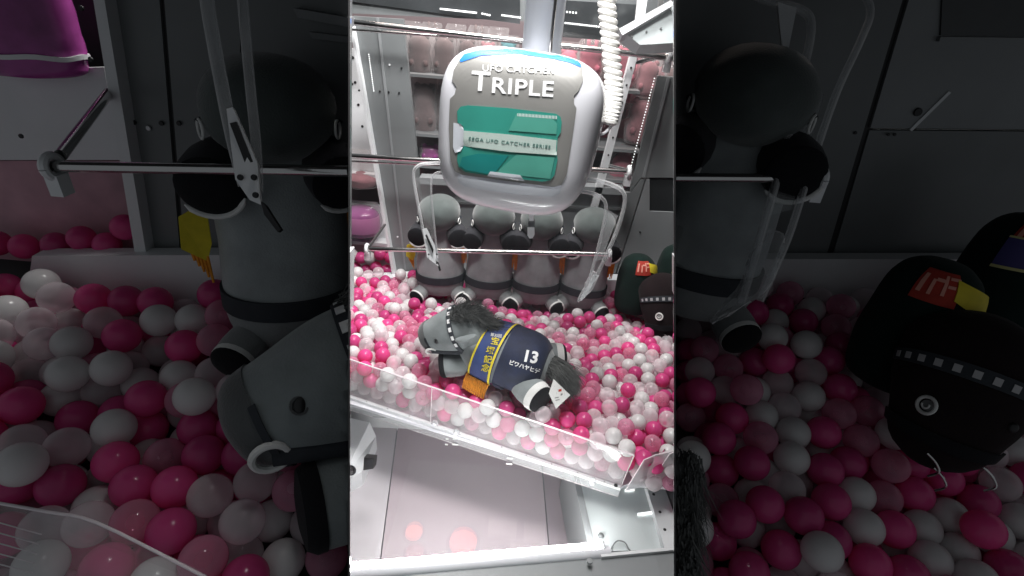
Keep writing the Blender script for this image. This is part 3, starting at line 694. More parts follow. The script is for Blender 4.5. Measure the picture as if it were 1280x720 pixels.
def lying_horse(loc, scale, rot, label, full=True):
    """horse lying on its belly, head to the left, legs to the viewer"""
    o = root('lying_plush_horse', loc, label, 'plush toy', scale=scale, rot=rot)
    b = Loft([((-.145, 0, .115), .02, .02), ((-.125, 0, .112), .06, .062), ((-.08, 0, .105), .088, .086), ((-.02, 0, .100), .096, .094), ((.04, 0, .098), .100, .096), ((.09, 0, .096), .098, .094), ((.13, 0, .094), .080, .08), ((.16, 0, .095), .045, .048), ((.168, 0, .096), .012, .012)])
    torso = mk('torso', b.mesh(36, 36, .0012), M_GREY, o)
    nk = Loft([((-.06, 0, .13), .062, .06), ((-.09, -.008, .155), .062, .064), ((-.12, -.015, .18), .058, .062), ((-.145, -.02, .195), .05, .05)])
    mk('neck', nk.mesh(12, 24), M_GREY, o)
    h = Loft([((-.085, -.010, .188), .02, .025), ((-.096, -.013, .187), .048, .055), ((-.125, -.020, .177), .066, .072), ((-.16, -.030, .161), .068, .072), ((-.195, -.040, .143), .060, .062), ((-.225, -.048, .127), .053, .053), ((-.248, -.055, .114), .042, .042), ((-.258, -.058, .108), .015, .015)], up=(0, 0, 1))
    # spine runs to -X: v = 180 deg faces the viewer, 90 deg is up
    head = mk('head', h.mesh(34, 36, .001), M_LGREY, o)
    mk('muzzle', h.patch(.70, .995, 0, 2 * math.pi, 8, 36, .0003, .0012, ub=lambda t: .03 * math.sin(2 * math.pi * t)), M_DGREY, head)
    mk('browband', h.patch(.335, .385, R(60), R(245), 4, 30, .001, .003), M_STRAP, head)
    for k in range(6):
        v = R(82 + k * 20); mk('browband_square', h.patch(.345, .375, v, v + R(10), 2, 3, .0042, .001), M_WHITEP, head)
    V = [h.P(u, R(v), .003) for u, v in ((.74, 208), (.62, 214), (.5, 220), (.40, 224), (.28, 222), (.16, 212), (.08, 190))]
    mk('cheek_strap', tube(smoothpath(V, 5), .0085, 10, .5, hint=Vector((0, -1, 0))), M_STRAP, head)
    mk('noseband', h.patch(.70, .735, R(150), R(330), 3, 24, .001, .0025), M_STRAP, head)
    c = h.P(.745, R(205), .004); mk('bit_ring', torus(c, (c - h.P(.745, R(25))), .0155, .0036, 22, 8), M_WHITEF, head)
    e = h.P(.565, R(168), .0); en = (e - h.P(.565, R(348))).normalized()
    mk('eye', ellipsoid(e, (.0055, .004, .008), 14, 10), M_RUBBER, head)
    mk('eyelid', torus(e, en, .0075, .0016, 14, 6), M_DGREY, head)
    ec = h.P(.20, R(172), .004)
    earl = Loft([(ec + Vector((-.032, -.006, -.02)), .004, .003), (ec + Vector((-.018, -.012, -.012)), .012, .007), (ec + Vector((.004, -.014, 0)), .015, .008), (ec + Vector((.026, -.01, .014)), .010, .006), (ec + Vector((.036, -.006, .022)), .003, .003)])
    er = mk('ear', earl.mesh(14, 16), M_GREY, head)
    # forelegs
    for sy in (-1, 1):
        p0 = Vector((-.10, sy * .05, .065)); d = Vector((-.88, sy * .42, -.16)).normalized(); p1 = p0 + d * .082
        leg = mk('foreleg', Loft([(p0 - d * .02, .03, .03), (p0 + d * .02, .041, .041), (p0 + d * .05, .042, .042), (p0 + d * .07, .041, .041), (p1, .037, .037)]).mesh(16, 24, .0008), M_GREY, o)
        mk('hoof_sole', tube([p1 - d * .012, p1 - d * .003, p1 + d * .005, p1 + d * .008], [.0425, .0425, .037, .02], 28), M_BLACK, leg)
    if full:
        for sy in (-1, 1):
            p0 = Vector((.085, sy * .060, .072)); d = Vector((.88, sy * .46, .0)).normalized(); p1 = p0 + d * .088
            leg = mk('hind_leg', Loft([(p0 - d * .02, .035, .035), (p0 + d * .03, .046, .046), (p0 + d * .08, .046, .045), (p1, .041, .04)]).mesh(16, 24, .0008), M_GREY, o)
            mk('hoof_band', tube([p1 - d * .018, p1 - d * .002, p1 + d * .004], [.0478, .0462, .0435], 26), M_WHITEF, leg)
            mk('hoof_sole', disc(p1 + d * .002, d, .0425, .010, 26, .007), M_BLACK, leg)
        # racing cloth, sash and girth
        bl = mk('saddle_cloth', b.patch(.43, .80, R(-22), R(150), 10, 36, .002, .004, ub=lambda t: .03 * math.sin(math.pi * t)), M_NAVY, o)
        mk('girth_strap', b.patch(.435, .49, R(-92), R(-20), 3, 16, .0025, .0045), M_NAVY, o)
        sa = mk('sash', b.patch(.255, .415, R(-38), R(140), 8, 30, .005, .003, ub=lambda t: .05 * t), M_BLUE, o)
        for u in (.258, .398):
            mk('sash_piping', b.patch(u, u + .014, R(-38), R(140), 2, 30, .0084, .0012, ub=lambda t: .05 * t), M_YEL, o)
        for k in range(11):
            u = .26 + k * .0145
            q_ = b.P(u, R(-30), .0095); P = [q_, q_ + Vector((-.004, -.012, -.022)), q_ + Vector((-.008, -.016, -.052))]
            mk('fringe', tube(P, [.0042, .0045, .0032], 6), M_ORANGE, o)
        mk('tail', strands([(b.P(.90, R(a), -.005), (.80, -.38 + .2 * math.cos(R(a)), .32)) for a in range(40, 140, 8)], 6500, .108, .0012, 4, .15, 1.25), M_FUR, o)
    S = []
    for k in range(40):
        t = k / 39; u = .02 + .30 * t
        S.append((h.P(max(.02, .36 - u), R(95 + random.uniform(-12, 22)), -.002), (.55, .05, .55)))
    for k in range(20):
        S.append((nk.P(.1 + .8 * k / 19, R(90 + random.uniform(-14, 14)), -.004), (.7, .1, .35)))
    mk('mane', strands(S, 6000, .05, .0010, 3, .30, .7), M_FUR, o)
    return o, b, torso
p = ptsurf(638, 446, SURF_C, .080)
hr, hb, ht = lying_horse(p - Vector((.02, -.02, .09)), .87, (R(4), R(1), R(-20)), 'grey plush racehorse lying on the balls in a navy number 13 cloth')
HORSE_POS = hr.location.copy()
parts = [c for c in hr.children if c.name.split('.')[0] in ('saddle_cloth', 'sash', 'torso')]
bvh = bvh_of(parts)
lay('number_print', text2d('13', 664.5, 446, 15.5, R(10), 1.0, shear=-.05, bold=.035), bvh, .0012, M_WHITEP, hr, .0008)
lay('name_print', text2d('ビワハヤヒデ', 656, 458.5, 6.6, R(18), 1.0, bold=.03), bvh, .0012, M_WHITEP, hr, .0008)
for ch, x, y in (('宝', 619, 426), ('塚', 613, 438), ('記', 610, 449), ('念', 607, 459.5)):
    lay('kanji_print', text2d(ch, x, y, 9.6, R(10), 1.05, bold=.012), bvh, .0012, M_YEL, hr, .0008)
lay('small_print', text2d('第35回', 620, 419, 4.6, R(10), 1.0, bold=.01), bvh, .0012, M_CARD, hr, .0008)
# paper tag at the hind leg
tg = mkw('hang_tag', prism([pt(692, 474, 1.285), pt(713, 494, 1.285), pt(695, 511, 1.285), pt(686, 492, 1.285)], FWD * .0015), M_CARD, hr, False)
for (a, b_, c_, d_, mm) in ((700, 488, 4, 3, M_RED), (702, 493, 2.4, 2.4, M_GREYP), (696, 497, 5, 1, M_GREYP), (697, 500, 5, 1, M_GREYP)):
    mkw('tag_print', prism([pt(a - c_ / 2, b_ - d_ / 2 + .5, 1.2845), pt(a + c_ / 2, b_ - d_ / 2 - .5, 1.2845), pt(a + c_ / 2, b_ + d_ / 2 - .5, 1.2845), pt(a - c_ / 2, b_ + d_ / 2 + .5, 1.2845)], FWD * .0004), mm, hr, False)

def dark_horse(loc, scale, rz, label, group, first=True, lean=0.0):
    """dark horse bundled in a green cloth, head hanging towards the viewer"""
    o = root('dark_plush_horse', loc, label, 'plush toy', scale=scale, group=group, rot=(R(-8), lean, rz))
    b = Loft([((0, 0, 0), .03, .03), ((0, 0, .015), .062, .06), ((0, 0, .07), .070, .068), ((0, 0, .14), .067, .065), ((0, 0, .19), .058, .056), ((0, 0, .215), .035, .035), ((0, 0, .222), .01, .01)], up=(0, 1, 0))
    mk('wrapped_body', b.mesh(26, 28, .0012), M_GREEN, o)
    # v = -90 deg faces the viewer; v = 180 deg is +x
    mk('red_patch', b.patch(.58, .80, R(-112), R(-62), 5, 14, .001, .002), M_RED, o)
    for k, (u, v, du, dv) in enumerate(((.62, -66, .13, 5), (.62, -78, .10, 4), (.71, -82, .025, 12), (.63, -92, .14, 4), (.74, -98, .025, 14), (.68, -97, .02, 9))):
        mk('patch_print', b.patch(u, u + du, R(v - dv), R(v), 2, 3, .0035, .001), mat('pale_red_print', (0.75, 0.32, 0.25), 0.7), o)
    if first:
        mk('sash', b.patch(.52, .66, R(-165), R(-108), 5, 14, .002, .003, ub=lambda t: .10 * t), M_YEL, o)
        mk('sash_end', prism([(.035, -.066, .135), (.085, -.06, .118), (.078, -.07, .085), (.04, -.082, .082), (.03, -.075, .11)], (0, .004, 0)), M_YEL, o, False)
    else:
        mk('sash', b.patch(.56, .72, R(-190), R(-60), 5, 26, .002, .003, ub=lambda t: -.06 * t), mat('violet_sash', (0.06, 0.05, 0.20), 0.7), o)
        for du in (0, .15):
            mk('sash_piping', b.patch(.56 + du, .572 + du, R(-190), R(-60), 2, 26, .0054, .001, ub=lambda t: -.06 * t), mat('pale_yellow_cloth', (0.6, 0.56, 0.25), 0.7), o)
        return o
    h = Loft([((.068, -.03, .135), .03, .02), ((.068, -.055, .13), .075, .052), ((.068, -.085, .105), .085, .056), ((.068, -.108, .065), .080, .05), ((.068, -.122, .025), .068, .046), ((.068, -.125, -.012), .056, .042), ((.068, -.118, -.035), .025, .02)], up=(0, 1, 0))
    hd = mk('head', h.mesh(24, 32, .001), M_BROWN, o)
    mk('browband', h.patch(.385, .44, R(-175), R(-5), 3, 28, .001, .0025), M_STRAP, hd)
    for k in range(11):
        v = R(-165 + k * 14); mk('browband_square', h.patch(.40, .428, v, v + R(6), 2, 2, .0036, .0008), mat('grey_square_print', (0.42, 0.41, 0.42), 0.6), hd)
    mk('noseband', h.patch(.70, .76, R(-175), R(-5), 3, 28, .001, .003), M_BLACK, hd)
    c = h.P(.60, R(-118), .003); n = (c - h.P(.60, R(62))).normalized()
    mk('bit_ring', torus(c, n, .0115, .0024, 22, 8), M_CARD, hd)
    mk('ring_disc', disc(c - n * .003, n, .0075, .003, 18), M_GREYP, hd)
    mk('ring_mark', torus(c + n * .002, n, .0045, .0013, 12, 6, 0, R(220)), M_CARD, hd)
    e = h.P(.56, R(-45), .001); mk('eye', ellipsoid(e, (.006, .004, .007), 12, 8), M_RUBBER, hd)
    for k, (u, v) in enumerate(((.80, -100), (.86, -85), (.78, -40))):
        q = h.P(u, R(v), .004); mk('silver_cord', tube(smoothpath([q, q + Vector((.012, -.004, -.006)), q + Vector((.02, -.003, -.018)), q + Vector((.012, -.004, -.03))], 4), .0016, 6), M_STEEL, hd)
    for sx in (-1, 1):
        ec = Vector((.068 + sx * .062, -.05, .145)); mk('ear', Loft([(ec, .016, .01), (ec + Vector((sx * .012, 0, .016)), .014, .008), (ec + Vector((sx * .02, 0, .034)), .003, .003)], up=(0, 1, 0)).mesh(8, 12), M_BROWN, hd)
    return o
p = pty(787, 398, 1.62); p.z = SURF_C[0] + SURF_C[1] * 1.62 + .0
DH1 = dark_horse(p, 1.0, R(10), 'small dark brown plush horse in green cloth and yellow sash, on the bright balls', 'dark plush horses', True)
p = pty(833, 390, 1.70); p.z = SURF_C[0] + SURF_C[1] * 1.70 + .01
DH2 = dark_horse(p, 1.05, R(4), 'small green wrapped plush with violet sash, on the bright balls', 'dark plush horses', False)

# ------------------------------------------------------------------ side compartments, added to stand for darkened side bars (dim, nearer, with jumbo toys)
def side_plane(col):
    a = ray(col, 0); b = ray(col, 720); n = a.cross(b).normalized()   # plane through the viewing column
    return n if n.x > 0 else -n
NL, NR = side_plane(437.0), side_plane(843.0)
def partition(col, sgn, s0, s1, label):
    q = [pt(col, -330, s0), pt(col, 800, s0 * .93), pt(col, 800, s1), pt(col, -330, s1)]
    n = side_plane(col)
    o = mkw('added_partition_board', prism(q, n * (sgn * .0016)), M_PART, None, False)  # board added for the sharp side edge and to block lamp light
    return tag(o, label, 'partition')
partition(437.6, -1, .50, 1.45, 'thin black board added to shade the added dim compartment with the jumbo grey horse')
partition(842.4, 1, .50, 1.75, 'thin black board added to shade the added dim compartment with the dark horses')

def clip_tree(o, co, no):
    """a toy pressed against the board ends at the board"""
    bpy.context.view_layer.update()
    def walk(x):
        if x.type == 'MESH':
            M = x.matrix_world.inverted(); c = M @ co; n = (x.matrix_world.to_3x3().transposed() @ no).normalized()
            bm = bmesh.new(); bm.from_mesh(x.data)
            g = bmesh.ops.bisect_plane(bm, geom=list(bm.verts) + list(bm.edges) + list(bm.faces), plane_co=c, plane_no=n, clear_outer=True)
            eg = [e for e in g['geom_cut'] if isinstance(e, bmesh.types.BMEdge)]
            if eg:
                try: bmesh.ops.holes_fill(bm, edges=eg)
                except Exception: pass
            empty = len(bm.faces) == 0
            bm.to_mesh(x.data); bm.free()
        for k in list(x.children): walk(k)
        if x.type == 'MESH' and empty: bpy.data.objects.remove(x)
    walk(o)

# --- left compartment
YL = 1.06
lb = root('added_compartment_wall', pty(220, 330, YL), 'grey back wall of the added dim compartment', None); lb['kind'] = 'structure'
panel_px('panel', [(132, -40), (196, -40), (226, 330), (182, 330)], YL, .02, M_GPAINT, lb)
panel_px('panel', [(202, -40), (300, -40), (300, 330), (232, 330)], YL, .02, M_GPAINT, lb)
panel_px('panel', [(300, -40), (436, -40), (436, 330), (300, 330)], YL + .004, .02, M_GPAINT, lb)
panel_px('groove_strip', [(196, -40), (202, -40), (232, 330), (226, 330)], YL + .006, .02, M_RUBBER, lb)
panel_px('shelf_edge', [(366, 10), (436, 22), (436, 34), (372, 22)], YL - .02, .03, M_GPAINT2, lb)
panel_px('shelf_edge', [(386, 40), (436, 46), (436, 54), (390, 48)], YL - .012, .02, M_GPAINT2, lb)
panel_px('base_ledge', [(40, 320), (436, 318), (436, 392), (30, 400)], YL - .05, .04, M_WPAINT, lb)
panel_px('outer_board', [(-60, -60), (436, -60), (436, 800), (-60, 800)], YL + .16, .02, M_PART, lb)
for x, y in ((102, 10), (114, 74), (27, 170), (168, 153), (202, 154), (224, 154), (186, 160)):
    mkw('screw', disc(pty(x, y, YL - .002), (0, -1, 0), .005, .003, 10), M_RUBBER if x != 186 else M_WPAINT, lb)
o = root('cabinet_post', pty(184, 330, YL - .02), 'white cabinet post in the added dim compartment with the purple tub', 'post')
panel_px('upright', [(110, -40), (124, -40), (184, 325), (170, 325)], YL - .03, .03, M_WPAINT, o)
panel_px('inner_edge', [(124, -40), (128, -40), (187, 325), (184, 325)], YL - .02, .02, M_RUBBER, o)
# purple tub and white board behind glass at the far left
o = root('purple_tub', pty(40, 92, YL + .03), 'purple tub with pale rim on a white shelf, added dim compartment', 'tub')
lf = Loft([((0, 0, 0), .09, .05), ((0, 0, .012), .115, .055), ((0, 0, .05), .122, .058), ((0, 0, .11), .125, .06), ((0, 0, .2), .12, .06)], up=(0, 1, 0))
mk('tub_body', lf.mesh(14, 30, .002), M_PURP, o)
mk('rim', lf.patch(.42, .47, 0, 2 * math.pi, 3, 50, .001, .004, ub=lambda t: .012 * math.sin(t * 40)), M_WPAINT, o)
panel_px('white_shelf_board', [(-40, 92), (130, 84), (150, 200), (-40, 200)], YL + .05, .02, M_WPAINT, lb)
panel_px('white_shelf_board', [(-40, 201), (150, 201), (175, 330), (-40, 330)], YL + .07, .02, mat('rose_board', (0.55, 0.30, 0.36), 0.4, var=0.3, scale=6), lb)
o = rodthing(pty(66, 208, .74), pty(436, 214, .74), .0085, 'steel rod crossing in front of the jumbo sitting horse, grey wall behind', [pty(66, 208, .74)])
clip_tree(o, CAM, NL)
rodthing(pty(76, 194, .76), pty(136, 116, 1.04), .009, 'slanting steel rod above the clamp beside the purple tub')
for x, y in ((70, 306), (102, 298), (134, 306), (156, 284), (30, 308), (-4, 304)):
    loose_ball(x, y, YL + .01, .030, 'dim pink ball lying on the ledge beside the white cabinet post', 'dim pink balls on the ledge', M_BP)
# claw arm hanging in the left compartment
o = root('hanging_claw_arm', pt(345, 290, 0.6800), 'clear claw arm with white bracket and dark tip before the jumbo sitting horse', 'claw')
mkw('arm', tube(armpath([(255, -40, 0.6560), (260, 10, 0.6560), (274, 90, 0.6680), (290, 170, 0.6800), (306, 232, 0.6880)]), .0085, 10, .6), M_CLEARARM, o)
mkw('arm', tube(armpath([(300, -40, 0.6640), (304, 10, 0.6640), (312, 100, 0.6760), (320, 180, 0.6840), (323, 240, 0.6880)]), .0065, 10, .6), M_CLEARARM, o)
mkw('claw_bracket', prism([pt(283, 136, 0.6640), pt(291, 134, 0.6640), pt(322, 205, 0.6760), pt(326, 256, 0.6800), pt(312, 250, 0.6800), pt(294, 224, 0.6760)], FWD * .005), M_WPAINT, o, False)
mkw('bracket_slot', prism([pt(287, 154, 0.6632), pt(295, 152, 0.6632), pt(316, 202, 0.6736), pt(307, 206, 0.6736)], FWD * .003), M_RUBBER, o, False)
for x, y in ((301, 222), (318, 222), (320, 244)): mkw('bracket_bolt', disc(pt(x, y, 0.6728), -FWD, .004, .003, 12), M_RUBBER, o)
mkw('claw_tip', prism([pt(326, 252, 0.6800), pt(331, 256, 0.6800), pt(351, 287, 0.6880), pt(347, 290, 0.6880), pt(330, 268, 0.6840)], FWD * .008), M_RUBBER, o, False)
# jumbo sitting horse
p = ptsurf(366, 412, SURF_L); p += Vector((0, .03, -.03))
JL = sitting_horse(p, 1.42, math.atan2(-p.x, p.y) * .9, 'jumbo grey plush horse sitting upright in the added dim compartment, yellow sash end beside it', 'jumbo sitting horses', 'yellow', lean=R(1), seed=9)
clip_tree(JL, CAM, NL)
# jumbo lying horse, its head shows
rt_ = (R(-24), R(4), R(4)); rm_ = Matrix.Rotation(rt_[2], 3, 'Z') @ Matrix.Rotation(rt_[1], 3, 'Y') @ Matrix.Rotation(rt_[0], 3, 'X')
hl, _, _ = lying_horse(pt(287, 540, .84) - rm_ @ (Vector((-.258, -.058, .108)) * 1.7), 1.7, rt_, 'jumbo grey plush horse head resting on balls in the added dim compartment', True)
JLY = hl
clip_tree(hl, CAM, NL)
# clear barrier at the lower left
o = root('side_barrier', pt(100, 700, .70), 'clear acrylic barrier in front of the balls in the added dim compartment', 'barrier')
mkw('sheet', prism([pt(-30, 624, .70), pt(120, 652, .70), pt(240, 712, .70), pt(330, 760, .70), pt(-30, 760, .66)], FWD * .004), M_CLEAR, o, False)
mkw('top_edge', tube(smoothpath([pt(-30, 624, .698), pt(60, 640, .698), (pt(120, 653, .698)), pt(240, 713, .698), pt(330, 760, .698)], 4), .0022, 8), M_EDGE, o)
for k in range(5):
    mkw('edge_line', tube([pt(-20, 648 + k * 13, .697), pt(52 - k * 3, 668 + k * 12, .697)], .0009, 6), M_EDGE, o)

# --- right compartment
YR = 1.36
rb = root('added_compartment_wall', pty(1100, 330, YR), 'plain grey back wall of the added dim compartment behind the dark horses', None); rb['kind'] = 'structure'
panel_px('panel', [(844, -40), (1140, -40), (1030, 330), (844, 330)], YR, .02, M_GPAINT, rb)
panel_px('panel', [(1148, -40), (1340, -40), (1340, 162), (1088, 160)], YR, .02, M_GPAINT2, rb)
panel_px('panel', [(1087, 163), (1340, 165), (1340, 330), (1038, 330)], YR + .003, .02, M_GPAINT, rb)
panel_px('groove_strip', [(1140, -40), (1148, -40), (1038, 330), (1030, 330)], YR + .008, .02, M_RUBBER, rb)
panel_px('dark_window', [(1180, -40), (1340, -40), (1340, 46), (1176, 44)], YR - .006, .006, M_DARKW, rb)
panel_px('window_trim', [(1176, 46), (1340, 48), (1340, 54), (1174, 52)], YR - .012, .012, M_GPAINT2, rb)
panel_px('base_ledge', [(844, 324), (1340, 324), (1340, 372), (844, 372)], YR - .05, .04, M_WPAINT, rb)
panel_px('outer_board', [(844, -60), (1360, -60), (1360, 800), (844, 800)], YR + .10, .02, M_PART, rb)
mkw('screw', disc(pty(1147, 140, YR - .002), (0, -1, 0), .010, .004, 14), M_RUBBER, rb)
mkw('reflection_strip', prism([pty(1137, 162, YR - .003), pty(1186, 114, YR - .003), pty(1189, 116, YR - .003), pty(1140, 164, YR - .003)], (0, .003, 0)), M_WPAINT, rb, False)  # white strip standing for a reflection on the wall
for x, y in ((1069, 166), (1110, 168), (1118, 168)): mkw('screw', disc(pty(x, y, YR - .002), (0, -1, 0), .004, .003, 10), M_RUBBER, rb)
o = rodthing(pty(844, 222, 1.0), pty(1028, 223, 1.0), .009, 'steel rod ending in a white clamp, in front of the cut-off jumbo horse', [pty(1026, 222, 1.0)])
clip_tree(o, CAM, -NR)
o = root('hanging_claw_arm', pt(930, 400, 1.0), 'pair of clear claw arms with a scoop hanging beside the white rod clamp', 'claw')
mkw('arm', tube(armpath([(925, -14, 1.0), (962, 2, 1.0), (1000, 12, 1.0), (1014, 32, 1.0), (1004, 90, 1.0), (985, 170, 1.0), (958, 270, 1.01), (926, 380, 1.02)]), .014, 12, .6), M_CLEARARM, o)
mkw('arm', tube(armpath([(1040, -40, 1.0), (1074, -14, 1.0), (1088, 14, 1.0), (1076, 50, 1.0), (1044, 120, 1.0), (1010, 220, 1.0), (984, 300, 1.01), (950, 376, 1.02)]), .012, 12, .6), M_CLEARARM, o)
mkw('arm_web', prism([pt(1000, 110, 1.01), pt(1030, 118, 1.01), pt(990, 262, 1.01), pt(962, 268, 1.01)], FWD * .004), M_CLEAR, o, False)
mkw('claw_bracket', prism([pt(972, 2, .99), pt(996, 10, .99), pt(986, 60, .99), pt(980, 86, .99)], FWD * .005), M_WPAINT, o, False)
mkw('claw_scoop', Loft([(pt(972, 290, 1.0), .012, .006), (pt(958, 320, 1.0), .026, .008), (pt(935, 365, 1.01), .024, .008), (pt(888, 402, 1.01), .003, .003)]).mesh(14, 14, .005), M_CLEARARM, o)
p = ptsurf(858, 392, SURF_R); p += Vector((0, .03, .0))
JR = sitting_horse(p, 1.6, math.atan2(-p.x, p.y) * .9, 'jumbo grey plush horse cut off by the black board, beside the clear claw arms', 'jumbo sitting horses', 'none', lean=R(2), seed=12)
clip_tree(JR, CAM, -NR)
p = ptsurf(1108, 470, SURF_R, .0); p += Vector((0, .0, -.02))
DH3 = dark_horse(p, 1.38, math.atan2(-p.x, p.y) * .8, 'jumbo dark brown plush horse in green cloth and yellow sash, on the dim balls', 'jumbo dark horses', True)
p = ptsurf(1222, 440, SURF_R, .0); p += Vector((0, .03, -.0))
DH4 = dark_horse(p, 1.5, math.atan2(-p.x, p.y) * .8, 'jumbo green wrapped plush body with violet sash in the added dim compartment', 'jumbo dark horses', False)
# fur tail at the lower left of the right compartment
o = root('fur_tail', pt(872, 720, .78), 'dark fur tail against the black board, lower edge of the added dim compartment', 'tail')
st = [(o.matrix_basis.inverted() @ pt(846 + random.random() * 18, 570 + k * 3.4, .80), (.25, -.06, -.9)) for k in range(45)]
mk('fur', strands(st, 5000, .10, .0014, 4, .14, .3), M_FUR, o)
clip_tree(o, CAM, -NR)

# ------------------------------------------------------------------ chute, barrier, front edge
ZT = .785
a0, b0 = ptz(425, 490, ZT), ptz(776, 608, ZT)
a1, b1 = pty(425, 443, a0.y), pty(801, 569, b0.y)
a1.x, b1.x = a0.x, b0.x + .012
bar = root('acrylic_barrier', a0, 'long clear acrylic barrier holding back the ball bed above the chute', 'barrier')
nb = (b0 - a0).cross(Vector((0, 0, 1))).normalized()
nb = nb if nb.y < 0 else -nb
mkw('sheet', prism([a0, b0, b1, a1], nb * .004), M_CLEAR, bar, False)
mkw('top_edge', tube([a1 + nb * .002, b1 + nb * .002], .0022, 8), M_EDGE, bar)
for t in (.36,):
    q0, q1 = a0.lerp(b0, t), a1.lerp(b1, t); mkw('joint_line', tube([q0 + nb * .005, q1 + nb * .005], .0011, 6), M_EDGE, bar)
mkw('end_edge', tube([b0 + nb * .002, b1 + nb * .002], .0014, 6), M_EDGE, bar)
mkw('bottom_rail', prism([a0 + nb * .005, b0 + nb * .005, b0 + nb * .014, a0 + nb * .014], (0, 0, .008)), M_WPAINT, bar, False)
for k in range(12):
    q = a0.lerp(b0, (k + .4) / 12) + nb * .0095 + Vector((0, 0, .008)); mkw('rail_hole', disc(q, (0, 0, 1), .0018, .0006, 8), M_GPAINT, bar)
mkw('end_bolt', disc(b0.lerp(a0, .015) + nb * .01 + Vector((0, 0, .008)), (0, 0, 1), .005, .002, 14), M_RUBBER, bar)
for x, y in ((457, 477), (544, 529), (571, 540), (741, 601)):
    c = ptz(x, y, ZT + .016); kb = mkw('clear_bolt', ellipsoid(c, (.009, .009, .010), 14, 10), M_CLEARARM, bar)
    mkw('bolt_cap', disc(c + nb * .006, nb, .006, .005, 12), M_WPLAST, bar)
skirt = [a0 + nb * .006 + Vector((0, 0, -.002)), b0 + nb * .006 + Vector((0, 0, -.002)), b0 + nb * .006 + Vector((0, 0, -.030)), a0 + nb * .006 + Vector((0, 0, -.052))]
mkw('skirt', prism(skirt, nb * .003), M_CLEAR, bar, False)
mkw('skirt_edge', tube([skirt[3] + nb * .002, skirt[2] + nb * .002], .0011, 6), M_EDGE, bar)
for x in (562, 573, 640, 643):
    for k in range(3):
        y = (538 if x < 600 else 562) + k * 7
        if x in (562, 643): x2 = x
        q = ptz(x - k * .8, y, ZT - .012 - .012 * k) + nb * .012
        if x in (562,): mkw('skirt_slot', box(q, (.004, .0006, .0022)), M_CARD, bar)
        elif x != 643: mkw('skirt_slot', box(q, (.0085, .0006, .0026)), M_CARD, bar)
# tray under the balls
tray = mkw('ball_tray', prism([a0 + Vector((-.1, -.004, -.012)) - nb * .001, b0 + Vector((0, 0, -.012)) - nb * .001, Vector((b0.x + .02, .90, ZT - .012)), Vector((.95, .90, ZT - .012)), Vector((.95, YB - .06, ZT - .012)), Vector((-.95, YB - .06, ZT - .012)), Vector((-.95, a0.y, ZT - .012))], (0, 0, .010)), M_WPLAST, None, False)
tag(tray, kind='structure')
# chute walls and floor
ZF = .50
def floor_px(name, poly, z, m, parent=None, th=.02): return mkw(name, prism([ptz(x, y, z) for x, y in poly], (0, 0, -th)), m, parent, False)
ch = root('chute_floor', ptz(560, 640, ZF), 'glossy lilac-white floor panels of the prize chute, mauve reflection in their colour', None); ch['kind'] = 'structure'
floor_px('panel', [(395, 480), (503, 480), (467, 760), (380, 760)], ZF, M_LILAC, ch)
floor_px('panel', [(504.5, 480), (668, 480), (692, 760), (468.5, 760)], ZF, M_MAUVE_REFL, ch)
floor_px('panel', [(669.5, 480), (706, 480), (752, 760), (693.5, 760)], ZF, M_MAUVE_SHADE, ch)
cw = root('chute_wall', ptz(470, 540, ZF), 'white wall of the prize chute', None); cw['kind'] = 'structure'
q0, q1 = ptz(395, 531, ZF), ptz(720, 545, ZF)
mkw('back_panel', prism([Vector((q0.x, q0.y, ZF - .01)), Vector((q1.x, q1.y, ZF - .01)), Vector((q1.x, q1.y, ZT - .016)), Vector((q0.x, q0.y, ZT - .016))], (0, .01, 0)), M_WPAINT, cw, False)
mkw('left_block', prism([ptz(425, 520, .60), ptz(462, 528, .60), ptz(470, 545, .56), ptz(452, 590, .56), ptz(425, 604, .56)], (0, 0, -.08)), M_WPAINT, cw, False)
mkw('slot_line', tube([pty(466, 521, q0.y - .002), pty(526, 523, q0.y - .002)], .0018, 6), M_GPAINT, cw)
bp = root('rubber_bumper', pt(460, 584, 1.36), 'small black rubber bumper on the white chute block', 'bumper')
mkw('pad', prism([pt(455, 572, 1.34), pt(468, 573, 1.34), pt(466.5, 586, 1.34), pt(454, 588, 1.34)], FWD * .03), M_RUBBER, bp, False)
mkw('pad_lip', prism([pt(457, 575, 1.336), pt(465, 575, 1.336), pt(464.5, 583, 1.336), pt(457, 584, 1.336)], FWD * .006), M_CHAR, bp, False)
bp = root('rubber_bumper', pt(438, 590, 1.30), 'round black rubber stop near the edge of the white chute block', 'bumper')
mkw('pad', disc(pt(438.5, 588, 1.33), -FWD, .010, .012, 18, .003), M_RUBBER, bp)
mkw('pad_lip', torus(pt(438.5, 588, 1.33), FWD, .011, .003, 18, 6), M_CHAR, bp)
# pale front deck to the right of the chute
ZD = .70
dk = root('front_deck', ptz(780, 640, ZD), 'pale mint metal deck in front of the ball bed', None); dk['kind'] = 'structure'
floor_px('deck_plate', [(716, 560), (745, 690), (960, 680), (960, 560), (860, 540)], ZD, M_PALEFLOOR, dk)
mkw('deck_rim', prism([ptz(709, 560, ZD + .006), ptz(716, 560, ZD + .006), ptz(746, 692, ZD + .006), ptz(737, 692, ZD + .006)], (0, 0, -.2)), M_GPAINT2, dk, False)
floor_px('side_rail', [(806, 600), (826, 596), (860, 690), (832, 690)], ZD + .02, M_WPAINT, dk, .03)
floor_px('side_rail', [(828, 596), (870, 590), (900, 690), (862, 690)], ZD + .014, M_LILAC, dk, .02)
for x, y in ((817, 618), (825, 640), (831, 662), (836, 610), (846, 640)):
    mkw('rail_hole', disc(ptz(x, y, ZD + .0205 if x < 833 else ZD + .0145), (0, 0, 1), .004, .001, 12), M_RUBBER, dk)
